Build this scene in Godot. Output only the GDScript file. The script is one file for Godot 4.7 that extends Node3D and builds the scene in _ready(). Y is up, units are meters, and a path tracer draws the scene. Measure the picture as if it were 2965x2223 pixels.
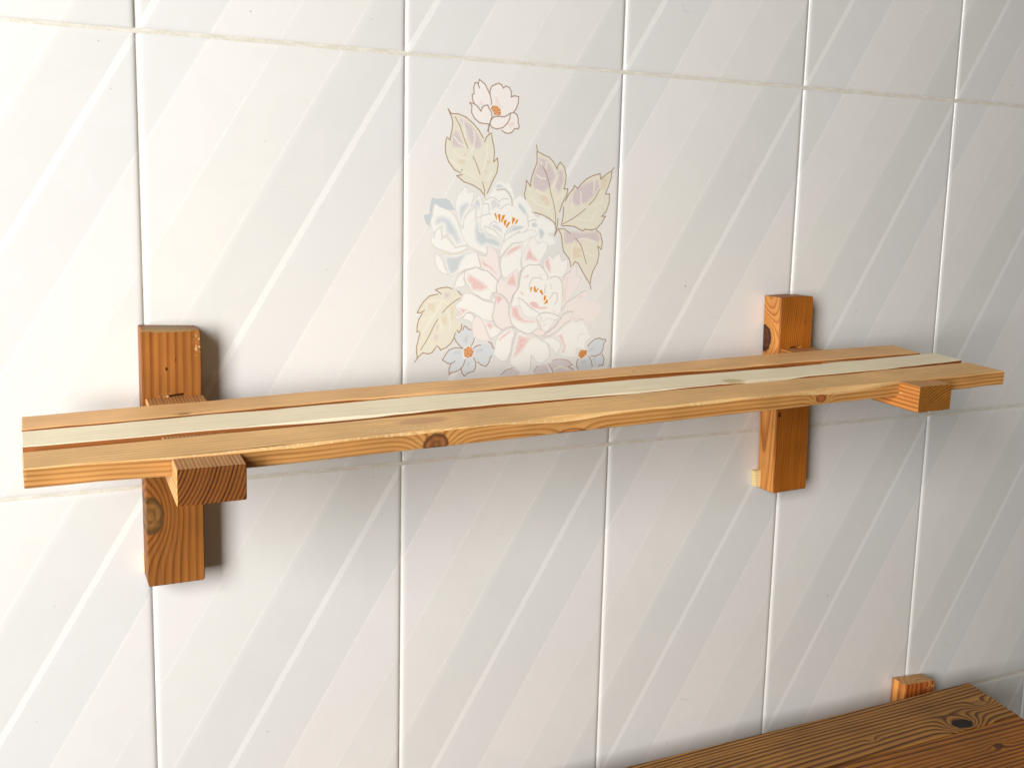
extends Node3D
# A pine slat shelf on a tiled wall, the corner of a second shelf below it. Metres, y up; the wall's face is z = 0.
# The tile grid has its corner V0/H0 at the origin, pitch 0.200 x 0.330 m.

const PITCH_X := 0.200
const PITCH_Y := 0.330

func _ready() -> void:
	set_camera()
	set_light()
	build_wall()
	build_slat_shelf()
	build_plank_shelf()

func set_camera() -> void:
	var cam := Camera3D.new()
	cam.name = "camera"
	cam.transform = Transform3D(Basis(Vector3(0.9054556, 0.0224914, 0.4238446), Vector3(0.0431241, 0.9885525, -0.1445833), Vector3(-0.4222446, 0.1491917, 0.8941204)), Vector3(-0.079578, -0.112007, 0.782307))
	cam.projection = Camera3D.PROJECTION_FRUSTUM
	cam.near = 0.05
	cam.far = 20.0
	cam.size = 0.05 * 2223.0 / 2963.612
	cam.frustum_offset = Vector2(27.405, -84.08) / 2963.612 * 0.05
	cam.current = true
	add_child(cam)

func set_light() -> void:
	var e := Environment.new()
	e.background_mode = Environment.BG_COLOR
	e.background_color = Color(1.0, 0.915, 0.78)
	e.background_energy_multiplier = 0.08
	e.tonemap_mode = Environment.TONE_MAPPER_LINEAR
	e.tonemap_exposure = 1.0
	e.sdfgi_enabled = true
	e.ssao_enabled = true
	e.ssil_enabled = true
	var w := WorldEnvironment.new()
	w.name = "environment"
	w.environment = e
	add_child(w)
	# daylight through the window to the left, a tall opening two metres off
	var l := AreaLight3D.new()
	l.name = "window_daylight"
	l.area_size = Vector2(0.85, 1.55)
	l.light_color = Color(1.0, 0.995, 0.985)
	l.light_energy = 9.0
	l.area_normalize_energy = true
	l.shadow_enabled = true
	add_child(l)
	l.look_at_from_position(Vector3(-1.50, 0.20, 1.60), Vector3(-0.75, -0.20, 0.0))

# ------------------------------------------------------------------ helpers
func mat(tex: Texture2D, rough: float, relief := 0.0) -> StandardMaterial3D:
	var m := StandardMaterial3D.new()
	m.albedo_texture = tex
	m.roughness = rough
	if relief > 0.0:
		m.heightmap_enabled = true
		m.heightmap_texture = tex
		m.heightmap_scale = relief
	return m

func part(called: String, mesh: Mesh, m: Material, parent: Node3D, where := Transform3D()) -> MeshInstance3D:
	var o := MeshInstance3D.new()
	o.name = called
	o.mesh = mesh
	o.material_override = m
	o.transform = where
	parent.add_child(o, true)
	return o

func thing(called: String, label: String, category: String) -> Node3D:
	var o := Node3D.new()
	o.name = called
	o.set_meta("label", label)
	o.set_meta("category", category)
	add_child(o)
	return o

func noise(seed_: int, freq: float, octaves := 3) -> FastNoiseLite:
	var n := FastNoiseLite.new()
	n.seed = seed_
	n.noise_type = FastNoiseLite.TYPE_PERLIN
	n.frequency = freq
	n.fractal_type = FastNoiseLite.FRACTAL_FBM
	n.fractal_octaves = octaves
	return n

func ss(a: float, b: float, x: float) -> float:
	var t := clampf((x - a) / (b - a), 0.0, 1.0)
	return t * t * (3.0 - 2.0 * t)

# ------------------------------------------------------------------ glazed tiles
const TPX := 3.0            # texture pixels per millimetre
const TW := 600
const TH := 990

const CHALK := Color(0.948, 0.947, 0.940)
const COOL := Color(0.890, 0.890, 0.887)
const ROSE := Color(0.922, 0.913, 0.906)
const IVORY := Color(0.912, 0.908, 0.896)
const SAGE := Color(0.884, 0.884, 0.875)

func tile_canvas(seed_: int) -> PackedFloat32Array:
	# the print under the glaze: bands of pale ink and white lines that run parallel to the tile's diagonal
	var a := PackedFloat32Array()
	a.resize(TW * TH * 3)
	var cloud := noise(seed_, 0.009, 2).get_image(TW, TH, false, false, false)
	var fine := noise(seed_ + 7, 0.02, 2).get_image(TW, TH, false, false, false)
	var cb := cloud.get_data()
	var fb := fine.get_data()
	var sb := noise(seed_ + 19, 0.11, 2).get_image(TW, TH, false, false, true).get_data()
	var i := 0
	for y in TH:
		for x in TW:
			var k := y * TW + x
			var c := cb[k] / 127.5 - 1.0
			var f := fb[k] / 127.5 - 1.0
			var s := float(x) / TW + float(y) / TH
			var t := fposmod(s, 1.0)
			# four inks in turn, parted by fine white lines; the brush cloud c lets each ink lie thicker or thinner
			var ink := COOL.lerp(ROSE, ss(0.235, 0.255, t)).lerp(IVORY, ss(0.49, 0.51, t)).lerp(SAGE, ss(0.742, 0.79, t))
			ink = ink.lerp(ROSE, clampf(0.35 * c, 0.0, 1.0)).lerp(SAGE, clampf(-0.22 * c, 0.0, 1.0))
			# the broad white brush stripe on the diagonal, one tone, its edges ragged; the fine lines dry and broken
			var m := t if t < 0.5 else t - 1.0
			var b := sb[k] / 127.5 - 1.0
			var ragged := 0.002 * f + 0.0022 * b
			ink = ink.lerp(CHALK, (0.80 + 0.2 * b) * ss(-0.0135 + ragged, -0.0105 + ragged, m) * ss(0.0195 + ragged, 0.0155 + ragged, m))
			var q := fposmod(t + 0.125, 0.25) - 0.125
			if absf(m) > 0.1:
				ink = ink.lerp(CHALK, clampf(0.55 + 0.45 * f + 0.7 * b, 0.0, 1.0) * ss(0.0058, 0.0022, absf(q + 0.0012 * b)))
			a[i] = ink.r
			a[i + 1] = ink.g
			a[i + 2] = ink.b
			i += 3
	return a

func specks(a: PackedFloat32Array, seed_: int, count: int) -> void:
	# fly specks, dust and a hair or two on the glaze
	var r := RandomNumberGenerator.new()
	r.seed = seed_
	for n in count:
		var cx := r.randf_range(20, TW - 20)
		var cy := r.randf_range(20, TH - 20)
		var rad := r.randf_range(0.7, 1.7) * (1.6 if n % 5 == 0 else 1.0)
		var dark := r.randf_range(0.55, 0.85)
		dot(a, cx, cy, rad, Color(0.45, 0.42, 0.38), 1.0 - dark)
	for n in seed_ % 2:
		var p := Vector2(r.randf_range(100, TW - 100), r.randf_range(120, TH - 120))
		var ang := r.randf_range(0, TAU)
		var turn := r.randf_range(-0.09, 0.09)
		for k in 40:
			dot(a, p.x, p.y, 0.55, Color(0.5, 0.48, 0.45), 0.28)
			p += Vector2(cos(ang), sin(ang)) * 0.9
			ang += turn

func dot(a: PackedFloat32Array, cx: float, cy: float, rad: float, c: Color, alpha: float) -> void:
	for y in range(maxi(0, int(cy - rad - 1)), mini(TH, int(cy + rad + 2))):
		for x in range(maxi(0, int(cx - rad - 1)), mini(TW, int(cx + rad + 2))):
			var d := Vector2(x - cx, y - cy).length()
			blend(a, x, y, c, alpha * clampf(rad + 0.5 - d, 0.0, 1.0))

func blend(a: PackedFloat32Array, x: int, y: int, c: Color, k: float) -> void:
	var i := (y * TW + x) * 3
	a[i] = lerpf(a[i], c.r, k)
	a[i + 1] = lerpf(a[i + 1], c.g, k)
	a[i + 2] = lerpf(a[i + 2], c.b, k)

func to_texture(a: PackedFloat32Array, w: int, h: int) -> ImageTexture:
	var b := PackedByteArray()
	b.resize(w * h * 3)
	for i in w * h * 3:
		b[i] = clampi(int(a[i] * 255.0 + 0.5), 0, 255)
	return ImageTexture.create_from_image(Image.create_from_data(w, h, false, Image.FORMAT_RGB8, b))

func paint(a: PackedFloat32Array) -> void:
	# the flower print, shape by shape: "F" a filled patch (soft edge in mm, speckle), "L" a drawn line (width in mm)
	var cols := []
	for c in PRINT_COLOURS:
		cols.append(Color8(c[0], c[1], c[2]))
	var grain := noise(91, 0.32, 2)
	for op in PRINT:
		var c: Color = cols[op[1]]
		var w: float = op[2] * TPX
		var st: float = op[3]
		var pts := PackedVector2Array()
		for i in range(4, op.size(), 2):
			pts.append(Vector2(op[i], op[i + 1]) * TPX)
		var n := pts.size()
		if op[0] == "L":
			for i in n - 1:
				stroke(a, pts[i], pts[i + 1], w * 0.5, c)
			continue
		var lo := pts[0]
		var hi := pts[0]
		for p in pts:
			lo = lo.min(p)
			hi = hi.max(p)
		var feather := maxf(w, 1.0)
		for y in range(maxi(0, int(lo.y)), mini(TH, int(hi.y) + 2)):
			# crossings of this row
			var xs: Array[float] = []
			for i in n:
				var p := pts[i]
				var q := pts[(i + 1) % n]
				if (p.y > y) != (q.y > y):
					xs.append(p.x + (y - p.y) / (q.y - p.y) * (q.x - p.x))
			xs.sort()
			for j in range(0, xs.size() - 1, 2):
				for x in range(maxi(0, int(xs[j]) + 1), mini(TW, int(xs[j + 1]) + 1)):
					var best := feather * feather
					var at := Vector2(x, y)
					if feather > 1.01:
						for i in n:
							var p := pts[i]
							var e := pts[(i + 1) % n] - p
							var t := clampf((at - p).dot(e) / maxf(e.length_squared(), 0.01), 0.0, 1.0)
							best = minf(best, (at - p - e * t).length_squared())
					var k := sqrt(best) / feather
					k = k * k * (3.0 - 2.0 * k)
					if st > 0.0:
						k *= clampf(1.0 - st + st * 2.2 * grain.get_noise_2d(x, y) + 0.3 * st, 0.0, 1.0)
					blend(a, x, y, c, k)

func stroke(a: PackedFloat32Array, p: Vector2, q: Vector2, rad: float, c: Color) -> void:
	var e := q - p
	for y in range(maxi(0, int(minf(p.y, q.y) - rad - 1)), mini(TH, int(maxf(p.y, q.y) + rad + 2))):
		for x in range(maxi(0, int(minf(p.x, q.x) - rad - 1)), mini(TW, int(maxf(p.x, q.x) + rad + 2))):
			var at := Vector2(x, y)
			var t := clampf((at - p).dot(e) / maxf(e.length_squared(), 0.01), 0.0, 1.0)
			var d := (at - p - e * t).length()
			var k := clampf(rad + 0.5 - d, 0.0, 1.0)
			if k > 0.0:
				blend(a, x, y, c, k * 0.85)

func tile_mesh(w: float, h: float) -> ArrayMesh:
	# a pressed tile: flat face, edges that roll off over the last few millimetres, straight sides
	var inset := [0.0, 0.2, 0.6, 1.2, 2.0, 3.2, 5.0]
	var drop := [-1.6, -1.15, -0.80, -0.46, -0.21, -0.05, 0.0]
	var xs: Array[float] = []
	var ys: Array[float] = []
	var zx: Array[float] = []
	for i in 7:
		xs.append(inset[i]); ys.append(inset[i]); zx.append(drop[i])
	for i in 7:
		xs.append(w - inset[6 - i]); ys.append(h - inset[6 - i]); zx.append(drop[6 - i])
	var st := SurfaceTool.new()
	st.begin(Mesh.PRIMITIVE_TRIANGLES)
	st.set_smooth_group(0)
	for j in 14:
		for i in 14:
			st.set_uv(Vector2(xs[i] / w, ys[j] / h))
			st.add_vertex(Vector3(xs[i], -ys[j], maxf(-1.7, -sqrt(zx[i] * zx[i] + zx[j] * zx[j]))) * 0.001)
	for j in 13:
		for i in 13:
			var k := j * 14 + i
			for n in [k, k + 1, k + 14, k + 1, k + 15, k + 14]:
				st.add_index(n)
	# the sides, down to the mortar
	var ring: Array[int] = []
	for i in 13: ring.append(i)
	for j in 13: ring.append(j * 14 + 13)
	for i in 13: ring.append(13 * 14 + 13 - i)
	for j in 13: ring.append((13 - j) * 14)
	var base := 14 * 14
	for n in ring:
		var x := xs[n % 14]
		var y := ys[n / 14]
		st.set_uv(Vector2(x / w, y / h))
		st.add_vertex(Vector3(x, -y, -5.0) * 0.001)
	for n in ring.size():
		var m := (n + 1) % ring.size()
		for v in [ring[n], base + n, ring[m], ring[m], base + n, base + m]:
			st.add_index(v)
	st.generate_normals()
	return st.commit()

func build_wall() -> void:
	var wall := Node3D.new()
	wall.name = "wall"
	wall.set_meta("kind", "structure")
	add_child(wall)
	var plaster := StandardMaterial3D.new()
	plaster.albedo_color = Color8(200, 195, 184)
	plaster.roughness = 0.95
	var core := BoxMesh.new()
	core.size = Vector3(PITCH_X * 9, PITCH_Y * 5, 0.12)
	part("mortar_bed", core, plaster, wall, Transform3D(Basis(), Vector3(PITCH_X * 2.5, -PITCH_Y * 1.0, -0.0645)))
	# grout: wide and nearly flush in the level joints, thin and deep in the upright ones
	var gi := Image.create(512, 512, false, Image.FORMAT_RGB8)
	var g1 := noise(5, 0.02, 4)
	var g2 := noise(6, 0.15, 2)
	for y in 512:
		for x in 512:
			var s := clampf(0.5 + 1.1 * g1.get_noise_2d(x, y), 0.0, 1.0)
			var c := Color8(230, 227, 219).lerp(Color8(200, 191, 170), s * 0.6)
			c = c * (1.0 + 0.06 * g2.get_noise_2d(x, y))
			gi.set_pixel(x, y, c)
	var gm := mat(ImageTexture.create_from_image(gi), 0.9)
	gm.uv1_triplanar = true
	gm.uv1_scale = Vector3.ONE * 8.0
	var rng := RandomNumberGenerator.new()
	rng.seed = 12
	for j in range(-1, 5):
		part("grout_line", grout_strip(PITCH_X * 9, 0.0036, true, 40 + j), gm, wall, Transform3D(Basis(), Vector3(-PITCH_X * 2, -PITCH_Y * (j - 0.5) - PITCH_Y * 0.5, -0.00085)))
	for i in range(-2, 8):
		part("grout_line", grout_strip(PITCH_Y * 5, 0.003, false, 60 + i), gm, wall, Transform3D(Basis(), Vector3(PITCH_X * i, PITCH_Y * 1.5, -0.0023)))
	var kinds: Array[StandardMaterial3D] = []
	for k in 4:
		var a := tile_canvas(100 + k * 13)
		specks(a, 300 + k, 5)
		var m := mat(to_texture(a, TW, TH), 0.17)
		m.metallic_specular = 0.5
		kinds.append(m)
	var fa := tile_canvas(500)
	paint(fa)
	specks(fa, 77, 3)
	var flower := mat(to_texture(fa, TW, TH), 0.17)
	var tm := tile_mesh(198.7, 328.5)
	for j in range(-1, 3):
		for i in range(-2, 7):
			var printed := i == 1 and j == 0
			var tilt := Basis.from_euler(Vector3(rng.randf_range(-1, 1) * 0.0007, rng.randf_range(-1, 1) * 0.0010, rng.randf_range(-1, 1) * 0.0006))
			var at := Vector3(PITCH_X * i + 0.00065 + rng.randf_range(-1, 1) * 0.0002, -PITCH_Y * j - 0.00075 + rng.randf_range(-1, 1) * 0.0002, rng.randf_range(-1, 0) * 0.00018)
			var o := part("tile", tm, flower if printed else kinds[(i * 3 + j * 5 + 40) % 4], wall, Transform3D(tilt, at))
			if printed:
				o.set_meta("label", "tile printed with pale pink and blue flowers and leaves")

func grout_strip(length: float, width: float, level: bool, seed_: int) -> ArrayMesh:
	# a strip with an uneven, trowelled face
	var n := noise(seed_, 0.25, 3)
	var st := SurfaceTool.new()
	st.begin(Mesh.PRIMITIVE_TRIANGLES)
	st.set_smooth_group(0)
	var steps := int(length / 0.004)
	for s in steps + 1:
		for r in 5:
			var u := length * s / steps
			var v := width * (r / 4.0 - 0.5)
			var z := n.get_noise_2d(s * 1.2, r * 3.0) * 0.00022
			st.add_vertex(Vector3(u, v, z) if level else Vector3(v, -u, z))
	for s in steps:
		for r in 4:
			var k := s * 5 + r
			for v in [k, k + 1, k + 5, k + 5, k + 1, k + 6]:
				st.add_index(v)
	st.generate_normals()
	var mesh := st.commit()
	return mesh

# ------------------------------------------------------------------ wood
# A piece is an outline in one plane, extruded across it, with its arrises eased. Its skin is an atlas of six views of a solid
# wood: year rings round a pith line, bent round knots. Lengths in millimetres, local origin at the corner of its box.
const SIDE := ["+x", "-x", "+y", "-y", "+z", "-z"]

func wood_texture(box: Vector3, o: Dictionary) -> Array:
	var ppm: float = o.get("ppm", 2.2)
	var grain: int = o.grain
	var light: Color = o.light
	var dark: Color = o.dark
	var pith: Vector3 = o.pith              # a point of the pith line
	var lean: Vector3 = o.get("lean", Vector3.ZERO)   # how far the pith line drifts per mm along the grain
	var space: float = o.space
	var contrast: float = o.get("contrast", 0.8)
	var wander: float = o.get("wander", 3.0)
	var sharp: float = o.get("sharp", 0.35)
	var fibre: float = o.get("fibre", 0.06)
	var blot: float = o.get("blot", 0.06)
	var knots: Array = o.get("knots", [])   # [centre, axis, radius, stretch along grain, pull, colour]
	var frays: Array = o.get("frays", [])   # [centre, half size] torn, pale fibres
	var dots: Array = o.get("dots", [])     # [centre, half size, colour] nail holes, stains
	var skins: Dictionary = o.get("skins", {})   # a face cut or finished apart: [light, dark, contrast]
	var seed_: int = o.seed
	var big := noise(seed_, 0.011, 2)
	var mid := noise(seed_ + 1, 0.06, 3)
	var fin := noise(seed_ + 2, 0.5, 2)
	var spk := noise(seed_ + 3, 0.9, 1)
	# where each view lies in the atlas
	var dims := [Vector2(box.z, box.y), Vector2(box.z, box.y), Vector2(box.x, box.z), Vector2(box.x, box.z), Vector2(box.x, box.y), Vector2(box.x, box.y)]
	var at: Array[Vector2i] = []
	var px: Array[Vector2i] = []
	var W := 0
	var H := 0
	var upright := box.y > box.x and box.y > box.z
	for d in dims:
		var s := Vector2i(int(ceil(d.x * ppm)) + 2, int(ceil(d.y * ppm)) + 2)
		px.append(s)
		if upright:
			at.append(Vector2i(W, 0)); W += s.x; H = maxi(H, s.y)
		else:
			at.append(Vector2i(0, H)); H += s.y; W = maxi(W, s.x)
	var b := PackedByteArray()
	b.resize(W * H * 3)
	for f in 6:
		var fl := light
		var fd := dark
		var fc := contrast
		if skins.has(SIDE[f]):
			fl = skins[SIDE[f]][0]; fd = skins[SIDE[f]][1]; fc = skins[SIDE[f]][2]
		var end := f / 2 == grain
		for v in px[f].y:
			for u in px[f].x:
				var du := clampf((u - 0.5) / ppm, 0.0, dims[f].x)
				var dv := clampf((v - 0.5) / ppm, 0.0, dims[f].y)
				var p: Vector3
				if f < 2:
					p = Vector3(box.x if f == 0 else 0.0, dv, du)
				elif f < 4:
					p = Vector3(du, box.y if f == 2 else 0.0, dv)
				else:
					p = Vector3(du, dv, box.z if f == 4 else 0.0)
				var l := p[grain]
				var sq := p
				sq[grain] = l * 0.12                 # noise space, drawn out along the grain
				var d := p - pith - lean * l
				d[grain] = 0.0
				var r := d.length() + wander * big.get_noise_3dv(sq * 1.4) * 4.0 + 0.10 * space * mid.get_noise_3dv(sq)
				var inside := 9.0
				var kc := dark
				for k in knots:
					var w: Vector3 = p - k[0]
					var ax: int = k[1]
					w[ax] *= 0.15
					w[grain] /= k[3]
					var q: float = w.length() / k[2]
					r += k[4] * k[2] * exp(-q * q * 0.28)
					if q < inside:
						inside = q; kc = k[5]
				var ph := r / space
				var ring := floorf(ph)
				var fr := ph - ring
				var hash := absf(fposmod(sin(ring * 12.9898 + seed_) * 43758.5453, 1.0))
				var late := ss(sharp, 0.88, fr) * (1.0 - ss(0.93, 1.0, fr)) * (0.5 + 0.5 * hash)
				var c := fl.lerp(fd, clampf(late * fc, 0.0, 1.0))
				sq[grain] = l * (0.5 if end else 0.03)
				c *= 1.0 + fibre * 2.0 * fin.get_noise_3dv(sq) + blot * 2.0 * mid.get_noise_3dv(p * 0.35)
				if inside < 1.35:
					var kr := inside + 0.30 * mid.get_noise_3dv(p * 2.6)
					var kk := kc * (1.0 + 0.10 * sin(kr * 13.0) + 0.25 * mid.get_noise_3dv(p * 4.0))
					kk = kk.lerp(kc * 0.7, ss(0.75, 1.0, kr))
					c = c.lerp(kk, 1.0 - ss(0.95, 1.2, kr))
				for k in frays:
					var w: Vector3 = (p - k[0]) / k[1]
					var q := w.length()
					if q < 1.0:
						var s := spk.get_noise_3dv(Vector3(p.x, p.y, p.z) * 0.55)
						c = c.lerp(Color8(242, 222, 178), clampf(ss(0.05, 0.5, s) * (1.0 - q) * 1.2, 0.0, 0.6))
				for k in dots:
					var w: Vector3 = (p - k[0]) / k[1]
					var q := w.length() + 0.35 * spk.get_noise_3dv(p)
					if q < 1.2:
						c = c.lerp(k[2], 1.0 - ss(0.7, 1.1, q))
				var i := ((at[f].y + v) * W + at[f].x + u) * 3
				b[i] = clampi(int(c.r * 255.0), 0, 255)
				b[i + 1] = clampi(int(c.g * 255.0), 0, 255)
				b[i + 2] = clampi(int(c.b * 255.0), 0, 255)
	var tex := ImageTexture.create_from_image(Image.create_from_data(W, H, false, Image.FORMAT_RGB8, b))
	return [tex, at, Vector2(W, H), ppm]

func piece(called: String, outline: PackedVector2Array, plane: String, depth: float, ease: float, o: Dictionary, parent: Node3D, where: Transform3D) -> MeshInstance3D:
	# plane "xz": outline is (x, z), extruded up y; "xy": extruded along z; "zy": outline is (z, y), extruded along x
	var lo := outline[0]
	var hi := outline[0]
	for p in outline:
		lo = lo.min(p); hi = hi.max(p)
	var pts := PackedVector2Array()
	for p in outline:
		pts.append(p - lo)
	if not Geometry2D.is_polygon_clockwise(pts):
		pts.reverse()
	var n := pts.size()
	# the outline drawn in by the eased arris, each corner along its mitre
	var wane: Array = o.get("wane", [])   # [x, half length, mm] where the front top arris is worn or waney
	var eases := PackedFloat32Array()
	var ragged := noise(o.seed + 17, 0.045, 3)
	for p in pts:
		var e := ease
		if plane == "xz" and p.y > (hi - lo).y * 0.55:
			e *= 1.0 + 1.2 * absf(ragged.get_noise_1d(p.x))
			for w in wane:
				e += w[2] * ss(1.0, 0.0, absf(p.x - w[0]) / w[1])
		eases.append(e)
	var inner := PackedVector2Array()
	var under := PackedVector2Array()
	for i in n:
		var a := (pts[i] - pts[(i + n - 1) % n]).normalized()
		var b := (pts[(i + 1) % n] - pts[i]).normalized()
		var na := Vector2(-a.y, a.x)
		var nb := Vector2(-b.y, b.x)
		var m := (na + nb).normalized()
		inner.append(pts[i] + m * eases[i] / maxf(m.dot(na), 0.4))
		under.append(pts[i] + m * ease / maxf(m.dot(na), 0.4))
	if absf(area_of(inner)) > absf(area_of(pts)):
		for i in n:
			inner[i] = pts[i] * 2.0 - inner[i]
			under[i] = pts[i] * 2.0 - under[i]
	var span := hi - lo
	var box := Vector3(span.x, depth, span.y) if plane == "xz" else Vector3(span.x, span.y, depth) if plane == "xy" else Vector3(depth, span.y, span.x)
	var skin := wood_texture(box, o)
	var st := SurfaceTool.new()
	st.begin(Mesh.PRIMITIVE_TRIANGLES)
	var put := func(p: Vector2, h: float) -> Vector3:
		return Vector3(p.x, h, p.y) if plane == "xz" else Vector3(p.x, p.y, h) if plane == "xy" else Vector3(h, p.y, p.x)
	var rough: float = o.get("uneven", 0.25)
	var bump := noise(o.seed + 9, 0.035, 2)
	var face := func(q: Array, out: Vector3) -> void:
		var nor := out.normalized()
		var w: Vector3 = nor.abs()
		var f := 0
		if w.y >= w.x and w.y >= w.z:
			f = 2 if nor.y > 0 else 3
		elif w.z >= w.x:
			f = 4 if nor.z > 0 else 5
		else:
			f = 0 if nor.x > 0 else 1
		for t in range(1, q.size() - 1):
			var tri := [q[0], q[t], q[t + 1]]
			if (tri[1] - tri[0]).cross(tri[2] - tri[0]).dot(nor) > 0.0:
				tri = [q[0], q[t + 1], q[t]]
			for p: Vector3 in tri:
				var d := Vector2(p.z, p.y) if f < 2 else Vector2(p.x, p.z) if f < 4 else Vector2(p.x, p.y)
				st.set_normal(nor)
				st.set_uv((Vector2(skin[1][f]) + Vector2.ONE + d * skin[3]) / skin[2])
				st.add_vertex((p + Vector3(bump.get_noise_3d(p.x, p.y, p.z), bump.get_noise_3d(p.y + 50, p.z, p.x), bump.get_noise_3d(p.z, p.x + 90, p.y)) * rough) * 0.001)
	var up: Vector3 = put.call(Vector2.ZERO, 1.0)
	var tris := Geometry2D.triangulate_polygon(inner)
	for t in range(0, tris.size(), 3):
		face.call([put.call(inner[tris[t]], depth), put.call(inner[tris[t + 1]], depth), put.call(inner[tris[t + 2]], depth)], up)
		face.call([put.call(under[tris[t]], 0.0), put.call(under[tris[t + 1]], 0.0), put.call(under[tris[t + 2]], 0.0)], -up)
	for i in n:
		var j := (i + 1) % n
		var a := pts[i]
		var b := pts[j]
		var away := (a + b - under[i] - under[j]) * 0.5
		var e := (b - a).normalized()
		away = (away - e * away.dot(e)).normalized()
		var side: Vector3 = put.call(away, 0.0)
		face.call([put.call(a, ease), put.call(b, ease), put.call(b, depth - eases[j]), put.call(a, depth - eases[i])], side)
		face.call([put.call(a, depth - eases[i]), put.call(b, depth - eases[j]), put.call(inner[j], depth), put.call(inner[i], depth)], (side * 0.9 + up).normalized())
		face.call([put.call(a, ease), put.call(b, ease), put.call(under[j], 0.0), put.call(under[i], 0.0)], (side * 0.99 - up).normalized())
	var m := mat(skin[0], o.get("rough", 0.6), o.get("relief", 0.02))
	m.metallic_specular = o.get("shine", 0.35)
	var corner: Vector3 = put.call(lo, 0.0)
	return part(called, st.commit(), m, parent, where.translated_local(corner * 0.001))

func area_of(p: PackedVector2Array) -> float:
	var s := 0.0
	for i in p.size():
		s += p[i].cross(p[(i + 1) % p.size()])
	return s * 0.5

func c8(r: int, g: int, b: int) -> Color:
	return Color8(r, g, b)

func along(xs: Array, vs: Array, x: float) -> float:
	for i in xs.size() - 1:
		if x <= xs[i + 1]:
			var t: float = (x - xs[i]) / (xs[i + 1] - xs[i])
			return lerpf(vs[i], vs[i + 1], t * t * (3.0 - 2.0 * t))
	return vs[vs.size() - 1]

func slat_outline(xs: Array, back: Array, front: Array, x1: float, seed_: int, end_slant: float) -> PackedVector2Array:
	var n := noise(seed_, 0.02, 3)
	var p := PackedVector2Array()
	var x0: float = xs[0]
	for i in 61:
		var x := lerpf(x0, x1, i / 60.0)
		p.append(Vector2(x, along(xs, back, x) + 1.1 * n.get_noise_1d(x)))
	for i in 61:
		var x := lerpf(x1 + end_slant, x0, i / 60.0)
		p.append(Vector2(x, along(xs, front, x) + 1.1 * n.get_noise_1d(x + 3000.0)))
	return p

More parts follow.
